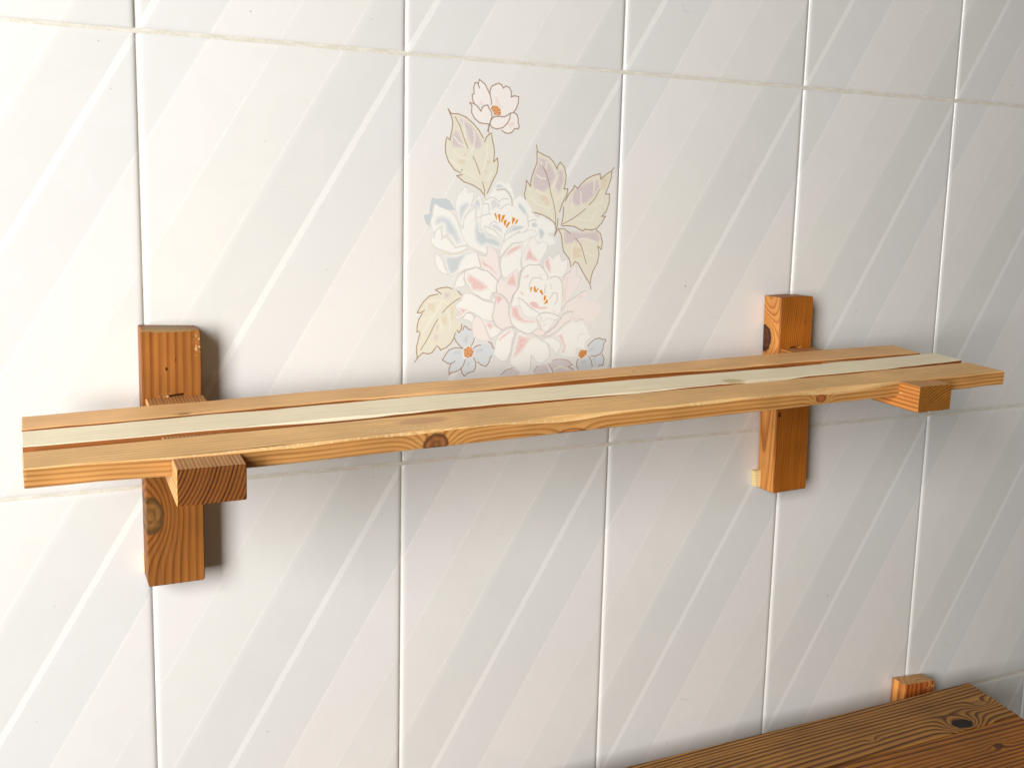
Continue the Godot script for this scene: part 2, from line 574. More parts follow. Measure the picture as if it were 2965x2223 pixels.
func build_slat_shelf() -> void:
	var s := thing("slat_shelf", "narrow wall shelf of three pine slats on two notched wooden brackets, crossing the flower tile", "shelf")
	var xs := [-84.0, 16.0, 160.0, 330.0, 540.0, 600.0, 700.0]
	# brackets: an upright on the wall and an arm let into it
	var left := {"grain": 1, "seed": 11, "ppm": 3.5, "light": c8(158, 100, 44), "dark": c8(112, 60, 18), "pith": Vector3(70, 0, -6), "lean": Vector3(0.02, 0, 0.02), "space": 5.2, "contrast": 0.8, "wander": 0.9, "blot": 0.10, "rough": 0.55,
		"knots": [[Vector3(3, 54, 25), 2, 8.5, 1.5, 2.6, c8(130, 90, 46)]],
		"dots": [[Vector3(17, 161.5, 25), Vector3(0.9, 1.6, 1), c8(40, 24, 12)], [Vector3(23.5, 168, 25), Vector3(0.4, 1.6, 1), c8(70, 42, 20)], [Vector3(20, 190, 25), Vector3(24, 2.0, 30), c8(150, 122, 84)]],
		"frays": [[Vector3(16, 142, 25), Vector3(7, 2.5, 4)], [Vector3(39, 178, 25), Vector3(4, 12, 3)]]}
	piece("upright", PackedVector2Array([Vector2(-5, -207.4), Vector2(15, -208.2), Vector2(34.6, -209.0), Vector2(36, -211), Vector2(36.2, -240), Vector2(35.6, -258.4), Vector2(24, -258.5), Vector2(23.4, -255.4), Vector2(14, -256.4), Vector2(12.6, -258.6), Vector2(-2.4, -258.8), Vector2(-2.4, -279.0), Vector2(36, -279.0), Vector2(35.4, -350), Vector2(35.2, -397.2), Vector2(33.8, -398.4), Vector2(-4.6, -398.6), Vector2(-5.3, -396), Vector2(-5.2, -300)]), "xy", 24.6, 0.7, left, s, Transform3D(Basis(), Vector3(0, 0, 0.0004)))
	var right := {"grain": 1, "seed": 23, "ppm": 3.5, "light": c8(168, 100, 32), "dark": c8(116, 60, 12), "pith": Vector3(-22, 0, 8), "lean": Vector3(0.03, 0, 0.01), "space": 2.1, "contrast": 0.75, "wander": 0.8, "blot": 0.10, "rough": 0.5,
		"knots": [[Vector3(0, 150, 4), 0, 8.0, 1.5, 2.2, c8(86, 48, 24)], [Vector3(7, 78, 25), 2, 1.6, 1.5, 1.2, c8(96, 54, 24)]],
		"dots": [[Vector3(31, 168, 25), Vector3(0.8, 0.9, 1), c8(86, 48, 20)]], "skins": {"-x": [c8(214, 148, 78), c8(160, 92, 40), 0.8]}}
	piece("upright", PackedVector2Array([Vector2(566.8, -196.6), Vector2(590, -195.6), Vector2(605.5, -196.2), Vector2(606.6, -198), Vector2(607.2, -246.4), Vector2(594, -246.3), Vector2(593.4, -243.6), Vector2(583, -244.2), Vector2(581.6, -246.4), Vector2(570.6, -246.6), Vector2(570.8, -266.4), Vector2(609.0, -266.4), Vector2(611.6, -330), Vector2(613.0, -385.2), Vector2(612.2, -386.4), Vector2(572.8, -387.4), Vector2(572.0, -386), Vector2(569.4, -300)]), "xy", 24.6, 1.0, right, s, Transform3D(Basis(), Vector3(0, 0, 0.0004)))
	# arms: side outline (z, y), top at y = 0, three housings for the slats
	var arm_l := {"grain": 2, "seed": 31, "ppm": 3.5, "light": c8(204, 138, 74), "dark": c8(128, 70, 30), "pith": Vector3(-34, 34, 0), "space": 2.3, "contrast": 0.9, "wander": 0.7, "sharp": 0.25, "rough": 0.65,
		"skins": {"+z": [c8(140, 84, 34), c8(70, 32, 8), 1.1], "+y": [c8(196, 144, 90), c8(140, 88, 48), 0.8], "-x": [c8(224, 172, 110), c8(186, 128, 70), 0.6]}}
	piece("bracket_arm", PackedVector2Array([Vector2(2, 0), Vector2(44.0, 0), Vector2(44.0, -10.9), Vector2(76.0, -10.9), Vector2(76.0, -0.6), Vector2(79.0, -0.4), Vector2(79.0, -10.9), Vector2(115.6, -10.9), Vector2(115.6, -0.5), Vector2(121.6, -0.3), Vector2(121.6, -10.9), Vector2(162.6, -10.9), Vector2(162.6, 0), Vector2(181.4, 0.0), Vector2(182, -22.4), Vector2(2, -22.6)]), "zy", 40.6, 0.6, arm_l, s, Transform3D(Basis(Vector3(1, 0, 0), 0.0832), Vector3(-0.0034, -0.2557, 0)))
	var arm_r := {"grain": 2, "seed": 37, "ppm": 3.5, "light": c8(208, 138, 70), "dark": c8(146, 82, 34), "pith": Vector3(58, -52, 0), "space": 2.6, "contrast": 0.85, "wander": 0.7, "sharp": 0.3, "rough": 0.6,
		"skins": {"+z": [c8(168, 112, 46), c8(110, 62, 16), 0.9], "+y": [c8(206, 152, 96), c8(160, 106, 60), 0.6]}, "frays": [[Vector3(0, 12, 162), Vector3(3, 5, 5)]]}
	var yaw := Basis(Vector3(0, 1, 0), 0.080)
	piece("bracket_arm", PackedVector2Array([Vector2(2, 0), Vector2(39.0, 0), Vector2(39.0, -10.9), Vector2(77.0, -10.9), Vector2(77.0, -1.2), Vector2(87.0, -1.0), Vector2(87.0, -10.9), Vector2(122.2, -10.9), Vector2(122.2, -0.8), Vector2(125.0, -0.6), Vector2(125.0, -10.9), Vector2(162.6, -10.9), Vector2(162.6, 0), Vector2(183, 0.0), Vector2(184, -21.6), Vector2(2, -21.8)]), "zy", 41.0, 0.6, arm_r, s, Transform3D(yaw * Basis(Vector3(1, 0, 0), 0.0625), Vector3(0.5680, -0.2440, 0)))
	# slats, back to front
	var tilt := func(rise: float, x: float, y: float, z: float) -> Transform3D:
		var bs := Basis(Vector3(1, rise, 0), Vector3(-rise, 1, 0.0728), Vector3(0, -0.0728, 1)).orthonormalized()
		var t := Transform3D(bs, Vector3.ZERO)
		t.origin = Vector3(x, y, z) - bs * Vector3(x, 0.012, z)
		return t
	var back := {"grain": 0, "seed": 41, "wane": [[300.0, 120.0, 1.6], [560.0, 60.0, 1.2]], "uneven": 0.7, "light": c8(238, 190, 132), "dark": c8(208, 154, 98), "pith": Vector3(0, -14, 60), "lean": Vector3(0, 0.006, 0.01), "space": 3.2, "contrast": 0.55, "wander": 1.0, "fibre": 0.05,
		"skins": {"+z": [c8(172, 104, 48), c8(124, 70, 28), 0.8]}, "dots": [[Vector3(468, 12, 20), Vector3(1.6, 1, 0.8), c8(110, 74, 44)], [Vector3(100, 9, 32), Vector3(9, 4, 4), c8(150, 116, 78)]]}
	piece("slat", slat_outline(xs, [46.8, 45.0, 41.0, 43.5, 40.5, 40.0, 43.0], [76.3, 75.0, 72.0, 70.4, 74.2, 75.6, 78.0], 694.0, 71, 0.0), "xz", 12.0, 0.5, back, s, tilt.call(0.0214, 0.015, -0.2597, 0.060))
	var pale := {"grain": 0, "seed": 47, "wane": [[200.0, 80.0, 1.5], [430.0, 60.0, 1.2], [560.0, 50.0, 2.0]], "uneven": 0.7, "light": c8(255, 243, 212), "dark": c8(232, 206, 162), "pith": Vector3(0, -30, -46), "lean": Vector3(0, 0.0, 0.008), "space": 3.4, "contrast": 0.6, "wander": 0.7, "fibre": 0.03, "blot": 0.03, "sharp": 0.6,
		"skins": {"+z": [c8(168, 104, 54), c8(124, 72, 34), 0.8]}, "frays": [[Vector3(422, 12, 34), Vector3(16, 3, 6)], [Vector3(360, 12, 14), Vector3(14, 3, 4)]],
		"dots": [[Vector3(529, 12, 37), Vector3(10, 2, 8), c8(214, 194, 148)]]}
	piece("slat", slat_outline(xs, [80.8, 80.0, 79.4, 85.6, 88.8, 88.2, 86.0], [113.8, 114.6, 116.5, 119.5, 121.2, 121.2, 117.5], 704.0, 73, 0.0), "xz", 12.0, 0.4, pale, s, tilt.call(0.0227, 0.015, -0.2627, 0.100))
	var fore := {"grain": 0, "seed": 53, "wane": [[350.0, 60.0, 3.2], [605.0, 75.0, 4.2], [150.0, 60.0, 1.4], [235.0, 40.0, 1.2], [470.0, 70.0, 1.5]], "uneven": 0.7, "light": c8(240, 194, 132), "dark": c8(204, 152, 92), "pith": Vector3(0, -48, 74), "lean": Vector3(0, 0.004, 0.0), "space": 2.6, "contrast": 0.6, "wander": 1.1, "fibre": 0.05,
		"skins": {"+z": [c8(207, 151, 88), c8(148, 90, 36), 0.8], "-z": [c8(206, 140, 76), c8(160, 96, 44), 0.8]},
		"knots": [[Vector3(250, 2.2, 38), 2, 6.4, 1.3, 1.7, c8(142, 90, 52)], [Vector3(581, 5.0, 38), 2, 3.0, 1.6, 2.4, c8(164, 92, 50)], [Vector3(354, -1, 38), 2, 3.5, 3.0, 1.6, c8(190, 122, 66)]],
		"frays": [[Vector3(228, 12, 30), Vector3(38, 3, 9)], [Vector3(262, 4, 38), Vector3(14, 6, 3)], [Vector3(592, 12, 31), Vector3(16, 3, 5)], [Vector3(590, 6, 38), Vector3(10, 7, 3)], [Vector3(80, 12, 39), Vector3(240, 2.2, 3.5)], [Vector3(400, 12, 39.5), Vector3(330, 2.0, 3.0)], [Vector3(0, 6, 20), Vector3(3, 9, 30)], [Vector3(360, 5, 38), Vector3(24, 4, 2)]],
		"dots": [[Vector3(250, 12, 16), Vector3(20, 2, 7), c8(214, 166, 118)]]}
	piece("slat", slat_outline(xs, [122.2, 123.0, 123.0, 123.6, 126.0, 126.0, 126.0], [153.5, 161.0, 161.2, 161.8, 162.6, 162.2, 163.5], 702.0, 79, 3.0), "xz", 12.0, 0.6, fore, s, tilt.call(0.0243, 0.015, -0.2666, 0.143))
	# little offcuts wedged against the uprights
	var shim := {"grain": 0, "seed": 59, "ppm": 4.0, "light": c8(244, 222, 166), "dark": c8(222, 190, 126), "pith": Vector3(0, -20, 4), "space": 2.4, "contrast": 0.6, "rough": 0.8}
	piece("spacer", PackedVector2Array([Vector2(563.6, -369), Vector2(571.4, -368.4), Vector2(571.8, -386.6), Vector2(565.4, -384.4)]), "xy", 6.0, 0.4, shim, s, Transform3D(Basis(), Vector3(0, 0, 0.0004)))
	piece("spacer", PackedVector2Array([Vector2(-6.2, -380.6), Vector2(-5.2, -380.4), Vector2(-5.2, -394), Vector2(-6.0, -394)]), "xy", 3.0, 0.3, shim, s, Transform3D(Basis(), Vector3(0, 0, 0.0004)))

func build_plank_shelf() -> void:
	var s := thing("plank_shelf", "lower shelf of two wide dark-grained pine boards with a black knot hole", "shelf")
	var post := {"grain": 1, "seed": 61, "ppm": 3.0, "light": c8(226, 158, 84), "dark": c8(140, 66, 26), "pith": Vector3(10, 0, 44), "lean": Vector3(0.1, 0, -0.1), "space": 5.5, "contrast": 0.85, "wander": 2.0, "blot": 0.12,
		"skins": {"+y": [c8(210, 162, 104), c8(170, 108, 58), 0.7], "+z": [c8(190, 106, 44), c8(108, 44, 14), 1.0]}, "frays": [[Vector3(40, 180, 20), Vector3(14, 10, 4)]]}
	for x in [777.6, 190.0]:
		piece("upright", PackedVector2Array([Vector2(x, -626.2), Vector2(x + 22, -628.0), Vector2(x + 43, -629.4), Vector2(x + 44.5, -632), Vector2(x + 44.6, -654.6), Vector2(x + 3, -654.6), Vector2(x + 3, -677.6), Vector2(x + 44.6, -677.6), Vector2(x + 44.4, -814), Vector2(x, -814)]), "xy", 20.0, 0.9, post, s, Transform3D(Basis(), Vector3(0, 0, 0.0004)))
		var arm := {"grain": 2, "seed": 63, "ppm": 2.0, "light": c8(214, 146, 78), "dark": c8(128, 70, 30), "pith": Vector3(-30, 30, 0), "space": 3.0, "contrast": 0.8}
		piece("bracket_arm", PackedVector2Array([Vector2(2, 0), Vector2(206, 0), Vector2(206, -23), Vector2(2, -23)]), "zy", 40.0, 0.6, arm, s, Transform3D(Basis(), Vector3(x * 0.001 + 0.0034, -0.6542, 0)))
	var one := {"grain": 0, "seed": 67, "light": c8(172, 122, 60), "dark": c8(88, 50, 15), "pith": Vector3(0, -34, 150), "lean": Vector3(0, 0.0, -0.03), "space": 4.8, "contrast": 1.15, "wander": 2.3, "sharp": 0.3, "blot": 0.08, "rough": 0.55, "ppm": 2.0,
		"knots": [[Vector3(718, 20, 66), 1, 7.5, 1.5, 3.4, c8(30, 17, 10)], [Vector3(772, 20, 42), 1, 5.0, 1.9, 2.0, c8(160, 112, 60)], [Vector3(606, 20, 54), 1, 2.4, 1.6, 1.5, c8(176, 116, 56)]],
		"skins": {"-z": [c8(176, 112, 58), c8(112, 60, 24), 0.9]}}
	piece("board", PackedVector2Array([Vector2(60, 30.2), Vector2(400, 30.0), Vector2(862, 32.2), Vector2(848.5, 106.6), Vector2(60, 106.0)]), "xz", 20.0, 0.8, one, s, Transform3D(Basis(), Vector3(0, -0.6535, 0)))
	var two := {"grain": 0, "seed": 73, "light": c8(172, 110, 42), "dark": c8(92, 48, 10), "pith": Vector3(0, -60, -60), "lean": Vector3(0, 0.0, 0.02), "space": 4.0, "contrast": 1.0, "wander": 1.0, "sharp": 0.3, "blot": 0.08, "rough": 0.55, "ppm": 2.0,
		"knots": [[Vector3(716, 20, 34), 1, 3.2, 1.8, 1.5, c8(92, 56, 26)]]}
	piece("board", PackedVector2Array([Vector2(60, 107.0), Vector2(848.0, 107.6), Vector2(832, 196), Vector2(60, 196)]), "xz", 20.0, 0.8, two, s, Transform3D(Basis(), Vector3(0, -0.6538, 0)))

# ------------------------------------------------------------------ the flower print: kind, colour, soft edge or width (mm), speckle, then x, y in mm from the tile corner
const PRINT_COLOURS := [[243, 243, 240], [203, 211, 216], [217, 212, 208], [228, 224, 214], [203, 198, 194], [221, 221, 224], [222, 146, 48], [231, 227, 210], [211, 197, 203], [226, 210, 186], [240, 236, 222], [150, 118, 84], [220, 211, 213], [152, 120, 98], [242, 234, 232], [231, 186, 182], [244, 239, 236], [238, 222, 218], [206, 112, 30], [217, 222, 226], [198, 206, 212]]
const PRINT := [
	["F",0,0.6,0,78.1,100.9,80.6,96.6,84.3,95.5,87.6,97.3,91.9,96.7,94.7,100.5,97.0,106.2,97.7,111.0,100.3,108.1,103.6,107.5,108.6,110.8,114.3,117.5,114.4,121.4,119.0,124.8,125.7,126.2,134.2,128.1,137.7,132.5,136.2,138.0,130.0,139.0,136.4,142.9,138.3,147.9,131.5,149.4,122.4,146.5,107.0,150.0,87.4,152.4,81.2,142.7,67.2,135.6,65.4,127.0,67.3,116.4,71.9,110.6,77.6,103.3],
	["F",1,0.5,0,22.8,110.2,27.1,111.5,34.7,110.7,38.8,112.7,42.0,117.8,43.6,120.6,39.0,120.7,32.8,119.4,25.6,115.3,24.2,118.6,23.5,124.7,22.3,128.4,21.4,135.5,17.8,131.3,15.4,124.8,20.7,123.6,20.9,118.2],
	["F",0,0.4,0,25.6,115.3,29.7,118.0,35.9,119.8,41.0,122.5,45.3,129.1,49.1,137.6,52.8,145.2,55.0,149.1,50.8,149.1,44.6,151.0,41.4,146.2,36.7,140.1,32.6,142.5,32.5,133.0,27.9,135.9,24.9,139.2,22.9,134.1,21.8,128.9,23.8,125.6,24.2,119.1],
	["L",2,0.5,0,25.6,115.3,29.7,118.0,35.9,119.8,41.0,122.5,45.3,129.1,49.1,137.6,52.8,145.2,55.0,149.1,50.8,149.1,44.6,151.0,41.4,146.2,36.7,140.1,32.6,142.5,32.5,133.0,27.9,135.9,24.9,139.2,22.9,134.1,21.8,128.9,23.8,125.6,24.2,119.1,25.6,115.3],
	["F",1,6.3,0.15,25.3,124.7,32.9,122.7,41.1,126.3,47.5,136.2,52.4,147.6,44.6,151.0,39.3,143.4,33.6,140.6,32.5,133.5,26.9,135.4,22.8,132.2],
	["F",0,0.4,0,53.1,100.1,50.0,103.5,45.4,108.3,43.5,114.9,44.7,123.4,47.4,130.0,51.1,134.3,52.0,126.2,55.5,121.4,57.6,118.5,59.5,110.8,59.9,104.7,54.7,106.2],
	["L",2,0.5,0,53.1,100.1,50.0,103.5,45.4,108.3,43.5,114.9,44.7,123.4,47.4,130.0,51.1,134.3,52.0,126.2,55.5,121.4,57.6,118.5,59.5,110.8,59.9,104.7,54.7,106.2,53.1,100.1],
	["F",1,4.9,0.15,46.1,115.8,54.3,111.4,58.6,115.6,54.5,121.4,52.0,126.2,50.6,133.8,46.8,129.1,45.2,123.4],
	["F",0,0.4,0,65.2,107.4,61.1,110.8,58.0,115.6,62.8,117.9,63.0,126.0,66.6,126.0,68.5,115.9,66.8,109.7],
	["L",2,0.5,0,65.2,107.4,61.1,110.8,58.0,115.6,62.8,117.9,63.0,126.0,66.6,126.0,68.5,115.9,66.8,109.7,65.2,107.4],
	["F",1,3.5,0.15,61.6,110.3,65.8,109.8,67.5,115.9,65.0,125.0,62.8,118.4,58.1,116.6],
	["F",0,0.4,0,62.3,117.9,55.6,122.3,51.5,128.1,51.1,135.2,48.5,135.2,49.6,140.0,52.9,146.2,56.6,150.0,63.0,152.9,72.6,156.8,73.1,152.9,71.9,150.0,81.6,151.9,85.4,153.9,87.4,145.6,80.3,142.2,73.9,140.8,70.0,134.6,67.4,137.0,66.3,132.7,67.2,126.4,64.0,126.0,61.4,128.4],
	["L",2,0.5,0,62.3,117.9,55.6,122.3,51.5,128.1,51.1,135.2,48.5,135.2,49.6,140.0,52.9,146.2,56.6,150.0,63.0,152.9,72.6,156.8,73.1,152.9,71.9,150.0,81.6,151.9,85.4,153.9,87.4,145.6,80.3,142.2,73.9,140.8,70.0,134.6,67.4,137.0,66.3,132.7,67.2,126.4,64.0,126.0,61.4,128.4,62.3,117.9],
	["F",1,4.9,0.15,60.9,127.0,65.6,126.5,67.4,136.0,70.5,135.0,74.4,140.3,81.4,141.7,88.0,146.1,85.7,154.4,80.5,151.9,72.5,150.0,67.2,151.9,60.7,146.2,59.5,137.5],
	["F",0,0.4,0,33.9,156.2,39.5,157.2,47.8,156.3,57.2,152.4,64.1,155.8,65.2,159.2,67.5,167.4,60.6,167.9,53.3,169.3,47.1,172.1,41.9,175.0,37.7,171.6,35.5,164.8],
	["L",2,0.5,0,33.9,156.2,39.5,157.2,47.8,156.3,57.2,152.4,64.1,155.8,65.2,159.2,67.5,167.4,60.6,167.9,53.3,169.3,47.1,172.1,41.9,175.0,37.7,171.6,35.5,164.8,33.9,156.2],
	["F",1,4.2,0.15,33.9,156.7,44.7,157.2,57.2,152.4,64.6,156.3,55.2,158.2,51.1,163.5,48.1,171.2,41.9,175.0,37.2,172.0,35.0,164.4],
	["F",0,0.4,0,26.4,155.3,30.3,158.1,33.4,162.4,34.5,167.2,37.7,171.6,37.5,173.5,32.0,171.5,28.4,167.7,26.5,162.4],
	["L",2,0.5,0,26.4,155.3,30.3,158.1,33.4,162.4,34.5,167.2,37.7,171.6,37.5,173.5,32.0,171.5,28.4,167.7,26.5,162.4,26.4,155.3],
	["F",0,0.4,0,26.5,137.8,31.0,134.0,31.9,144.9,35.2,142.0,37.3,143.9,41.5,148.6,44.6,151.5,49.8,150.0,56.1,149.5,53.0,152.9,47.8,154.8,41.6,155.8,35.4,153.9,29.2,152.0,24.6,150.1,22.5,146.3,23.0,142.1,25.5,143.5],
	["L",2,0.5,0,26.5,137.8,31.0,134.0,31.9,144.9,35.2,142.0,37.3,143.9,41.5,148.6,44.6,151.5,49.8,150.0,56.1,149.5,53.0,152.9,47.8,154.8,41.6,155.8,35.4,153.9,29.2,152.0,24.6,150.1,22.5,146.3,23.0,142.1,25.5,143.5,26.5,137.8],
	["L",3,1.4,0,23.5,148.2,26.6,151.7,34.4,155.3,42.1,156.5,49.9,155.3,56.6,151.9],
	["L",3,1,0,31.0,134.5,31.6,140.1,32.2,144.9,37.2,140.6,39.3,143.9,44.1,151.0],
	["L",3,1.2,0,39.0,121.2,43.1,124.4,46.4,131.0,49.5,135.2],
	["L",3,1,0,26.4,155.3,30.8,157.2,34.0,162.4,35.6,169.6],
	["F",1,2.8,0.1,78.3,99.5,82.8,96.7,86.6,98.3,89.9,101.1,84.0,102.4,78.6,102.6],
	["L",4,1.6,0,81.3,103.0,88.3,102.3,92.1,105.4,94.9,110.1,95.6,115.4],
	["F",5,1.8,0.1,74.6,112.5,78.8,110.0,82.1,112.8,85.9,115.1,83.3,120.5,81.1,118.1,76.4,121.5],
	["F",1,2.8,0.1,99.9,112.4,103.7,112.8,107.7,116.2,110.6,121.5,110.2,126.4,105.1,122.6,100.6,117.8],
	["F",1,2.8,0.1,113.0,130.3,117.9,127.8,122.0,132.6,119.3,135.1,113.7,134.2],
	["F",1,2.8,0.1,120.1,134.1,124.3,133.6,128.9,138.0,126.2,143.5,122.4,145.5,120.8,140.1],
	["F",5,2,0,76.1,131.7,80.9,130.6,86.9,134.9,88.2,140.7,82.1,136.9,75.6,134.1],
	["F",1,2.8,0,91.3,137.3,97.7,131.9,104.2,131.3,110.4,133.7,104.4,136.7,95.7,138.8,89.3,141.7],
	["L",4,0.7,0,71.4,111.6,75.6,109.1,79.4,110.0,83.2,112.8,86.9,110.3,91.7,110.2],
	["L",4,0.7,0,84.4,119.0,86.5,117.5,89.1,115.5,92.9,114.5],
	["L",4,0.7,0,74.8,134.1,75.6,131.2,78.7,129.2,82.5,130.6],
	["L",4,0.7,0,70.3,133.2,79.4,136.4,86.6,143.2],
	["L",4,0.7,0,88.3,145.6,89.2,140.3,92.4,135.4,97.7,132.4],
	["L",4,0.7,0,88.8,146.1,93.6,142.7,97.9,140.2,102.2,137.7,106.6,138.7,110.4,135.2],
	["L",4,0.7,0,111.3,129.3,115.2,127.3,119.1,127.7],
	["L",4,0.7,0,67.8,115.0,73.1,114.4,74.5,119.2,73.8,122.1],
	["L",4,0.7,0,67.0,125.5,70.6,123.6,75.9,123.0],
	["L",4,0.7,0,110.6,122.5,110.7,127.4,111.5,133.2],
	["F",6,0.15,0,79.1,122.9,80.4,122.0,81.6,125.8,81.4,128.0],
	["F",6,0.15,0,82.2,123.4,83.4,122.9,84.8,123.3,84.9,129.6,83.8,129.4],
	["F",6,0.15,0,86.7,123.8,89.4,124.0,86.8,129.1,85.2,130.1],
	["F",6,0.15,0,89.4,127.4,90.8,128.1,89.6,132.5,89.0,133.0,87.8,129.6],
	["F",6,0.15,0,92.5,129.3,94.1,129.8,91.2,134.4,90.2,134.4,90.4,132.5],
	["F",6,0.15,0,95.9,125.6,98.1,125.8,98.7,127.5,96.1,131.7,95.7,129.5],
	["F",6,0.15,0,100.3,127.0,101.7,127.5,100.4,130.4,98.0,131.7],
	["F",7,0.5,0.1,36.0,39.5,38.7,43.2,44.9,43.1,51.5,45.1,58.2,49.8,63.7,55.2,67.8,61.6,68.9,64.3,70.5,60.3,75.1,57.1,75.6,61.3,77.3,66.7,78.1,72.7,77.6,80.3,80.9,76.9,81.7,82.3,80.6,89.1,76.7,96.5,72.2,106.2,69.5,107.7,66.0,103.5,59.2,99.8,51.1,97.3,44.4,92.5,49.4,91.6,47.7,90.2,42.4,87.9,37.0,81.5,34.3,74.4,34.1,68.5,34.8,62.6,38.4,64.2,38.0,61.8,39.6,56.4,40.3,50.5,39.4,46.4],
	["F",8,3.5,0.3,44.3,44.9,51.5,46.9,58.2,50.7,63.0,56.5,66.5,61.7,68.6,67.0,65.3,71.4,60.6,71.6,55.9,67.6,53.2,64.1,50.4,55.9,45.6,49.0],
	["F",8,3.5,0.3,41.8,53.9,46.4,56.1,49.8,63.1,53.3,69.5,49.3,71.2,39.5,71.0,38.1,66.6,39.0,60.6],
	["F",9,2,0.4,44.8,78.2,52.8,77.9,52.2,83.9,45.6,83.6],
	["F",9,2,0.4,49.4,73.2,54.0,73.1,54.1,76.7,49.4,76.8],
	["F",9,2,0.4,71.5,77.8,76.3,76.4,74.4,82.6,69.7,85.2],
	["F",9,2,0.4,69.0,86.4,73.1,86.3,72.5,90.6,68.5,91.3],
	["L",10,1.3,0,49.9,49.4,50.7,55.9,51.8,61.2],
	["L",10,1.3,0,59.3,56.0,60.1,62.6,58.6,70.5,56.3,73.6],
	["L",10,1.3,0,41.9,61.6,45.9,66.2,53.3,69.5],
	["L",10,1.3,0,41.5,73.0,48.1,78.1,55.5,79.0],
	["L",10,1.3,0,38.3,79.1,47.6,87.1,63.1,95.1],
	["L",10,1.3,0,71.6,65.7,71.5,74.2,69.0,84.6,67.7,87.1],
	["L",10,1.3,0,76.5,88.0,71.9,96.1],
	["L",11,0.75,0,36.0,39.5,38.7,43.2,44.9,43.1,51.5,45.1,58.2,49.8,63.7,55.2,67.8,61.6],
	["L",11,0.75,0,68.9,64.3,70.5,60.3,72.5,58.4,75.5,57.0],
	["L",11,0.75,0,75.2,58.6,76.0,63.1,77.3,66.7,78.1,72.7,77.6,80.3,80.9,76.9,81.7,82.3,80.6,89.1,76.7,96.5,72.2,106.2],
	["L",11,0.75,0,68.8,107.1,66.0,103.5,59.2,99.8,51.1,97.3,44.4,92.5,49.4,91.6],
	["L",11,0.75,0,47.7,90.2,42.4,87.9,37.0,81.5,34.3,74.4,34.1,68.5,34.8,63.2],
	["L",11,0.75,0,35.1,62.0,38.4,64.2],
	["L",11,0.75,0,38.0,63.6,39.6,56.4,40.3,50.5,39.4,46.4,36.0,39.5],
	["L",11,0.6,0,42.3,45.6,46.4,51.9,50.5,62.4,54.0,70.1],
	["L",11,0.6,0,58.7,76.5,62.2,83.0,65.4,90.8],
	["L",11,0.6,0,67.6,96.8,69.7,103.5,69.9,109.3],
	["F",7,0.5,0.1,117.9,69.9,124.0,72.7,129.3,74.4,133.9,78.4,137.4,84.1,140.3,78.2,144.6,82.3,146.5,89.2,146.0,96.1,144.8,100.8,148.4,100.6,147.7,106.2,143.9,112.5,141.1,120.3,139.2,130.5,138.0,134.0,135.6,129.0,131.0,125.9,123.9,122.9,116.4,121.1,110.6,114.7,106.7,106.4,108.0,101.0,108.4,94.5,112.5,99.4,112.6,94.8,114.5,87.9,118.0,79.4],
	["F",8,3.5,0.3,118.4,73.3,128.5,75.2,134.9,83.4,137.8,91.0,132.0,100.4,125.1,105.2,114.5,102.4,112.6,95.5,114.1,87.9,118.2,80.1],
	["F",8,3.5,0.3,137.5,82.5,144.7,83.8,145.9,93.1,143.6,102.4,138.4,106.4,134.6,98.8],
	["F",9,2,0.4,120.7,104.5,129.5,105.1,130.6,112.8,122.7,112.2],
	["F",9,2,0.4,125.3,111.3,131.4,111.2,131.6,115.8,126.3,115.9],
	["L",10,1.3,0,121.6,78.5,123.9,83.0],
	["L",10,1.3,0,127.3,78.3,126.6,83.7],
	["L",10,1.3,0,117.2,89.3,122.0,92.2,126.4,92.5],
	["L",10,1.3,0,138.7,89.4,135.4,97.2,131.6,102.7],
	["L",10,1.3,0,118.0,102.3,123.3,105.2,130.4,107.4],
	["L",10,1.3,0,112.1,108.5,120.1,114.5,130.8,117.4],
	["L",10,1.3,0,144.5,104.7,138.5,109.5,135.0,112.7],
	["L",11,0.75,0,117.1,64.6,117.9,69.9,124.0,72.7,129.3,74.4,133.9,78.4,137.4,84.1,138.3,80.6,140.3,78.2,144.6,82.3,146.5,89.2,146.0,96.1,144.8,100.8,148.4,100.6,147.7,106.2,143.9,112.5,141.1,120.3],
	["L",11,0.75,0,117.7,70.3,118.0,79.4,114.5,87.9,112.6,94.8,112.5,99.4,108.4,94.5,108.0,101.0,106.7,105.6,107.8,110.2],
	["L",11,0.75,0,116.4,121.1,123.9,122.9,131.0,125.9,136.5,129.8,138.0,134.4],
	["L",11,0.75,0,139.9,125.8,139.2,132.1,136.9,140.7],
	["L",11,0.6,0,123.0,81.5,127.2,88.2,130.5,97.3,132.1,105.0,135.0,112.7,137.1,122.0,137.6,131.3],
	["F",7,0.5,0.1,192.0,83.8,185.7,87.6,181.0,91.3,180.1,86.6,172.8,88.7,166.6,91.7,161.3,96.5,158.3,100.1,154.8,97.5,149.9,104.6,145.7,112.5,144.8,124.2,143.3,132.0,149.1,132.0,156.4,132.7,161.9,135.4,165.6,136.6,172.9,135.7,178.4,134.5,183.8,129.2,187.3,123.4,183.5,123.7,188.0,118.8,190.5,111.6,190.6,104.0,186.4,104.1,188.9,98.1,191.4,90.2],
	["F",8,3.5,0.3,155.1,99.8,167.6,93.2,178.4,90.5,181.5,97.5,177.2,105.5,168.4,113.6,157.5,116.2,148.4,112.4],
	["F",9,2,0.4,180.2,88.1,190.3,87.8,187.2,100.6,180.7,100.7],
	["L",10,1.3,0,161.6,102.8,161.9,112.2,166.7,116.8],
	["L",10,1.3,0,152.7,107.6,154.0,117.0],
	["L",10,1.3,0,169.3,115.2,177.5,113.4,183.9,110.9],
	["L",10,1.3,0,157.9,126.4,172.6,127.8,176.9,119.8],
	["L",10,1.3,0,174.9,93.8,174.4,104.0],
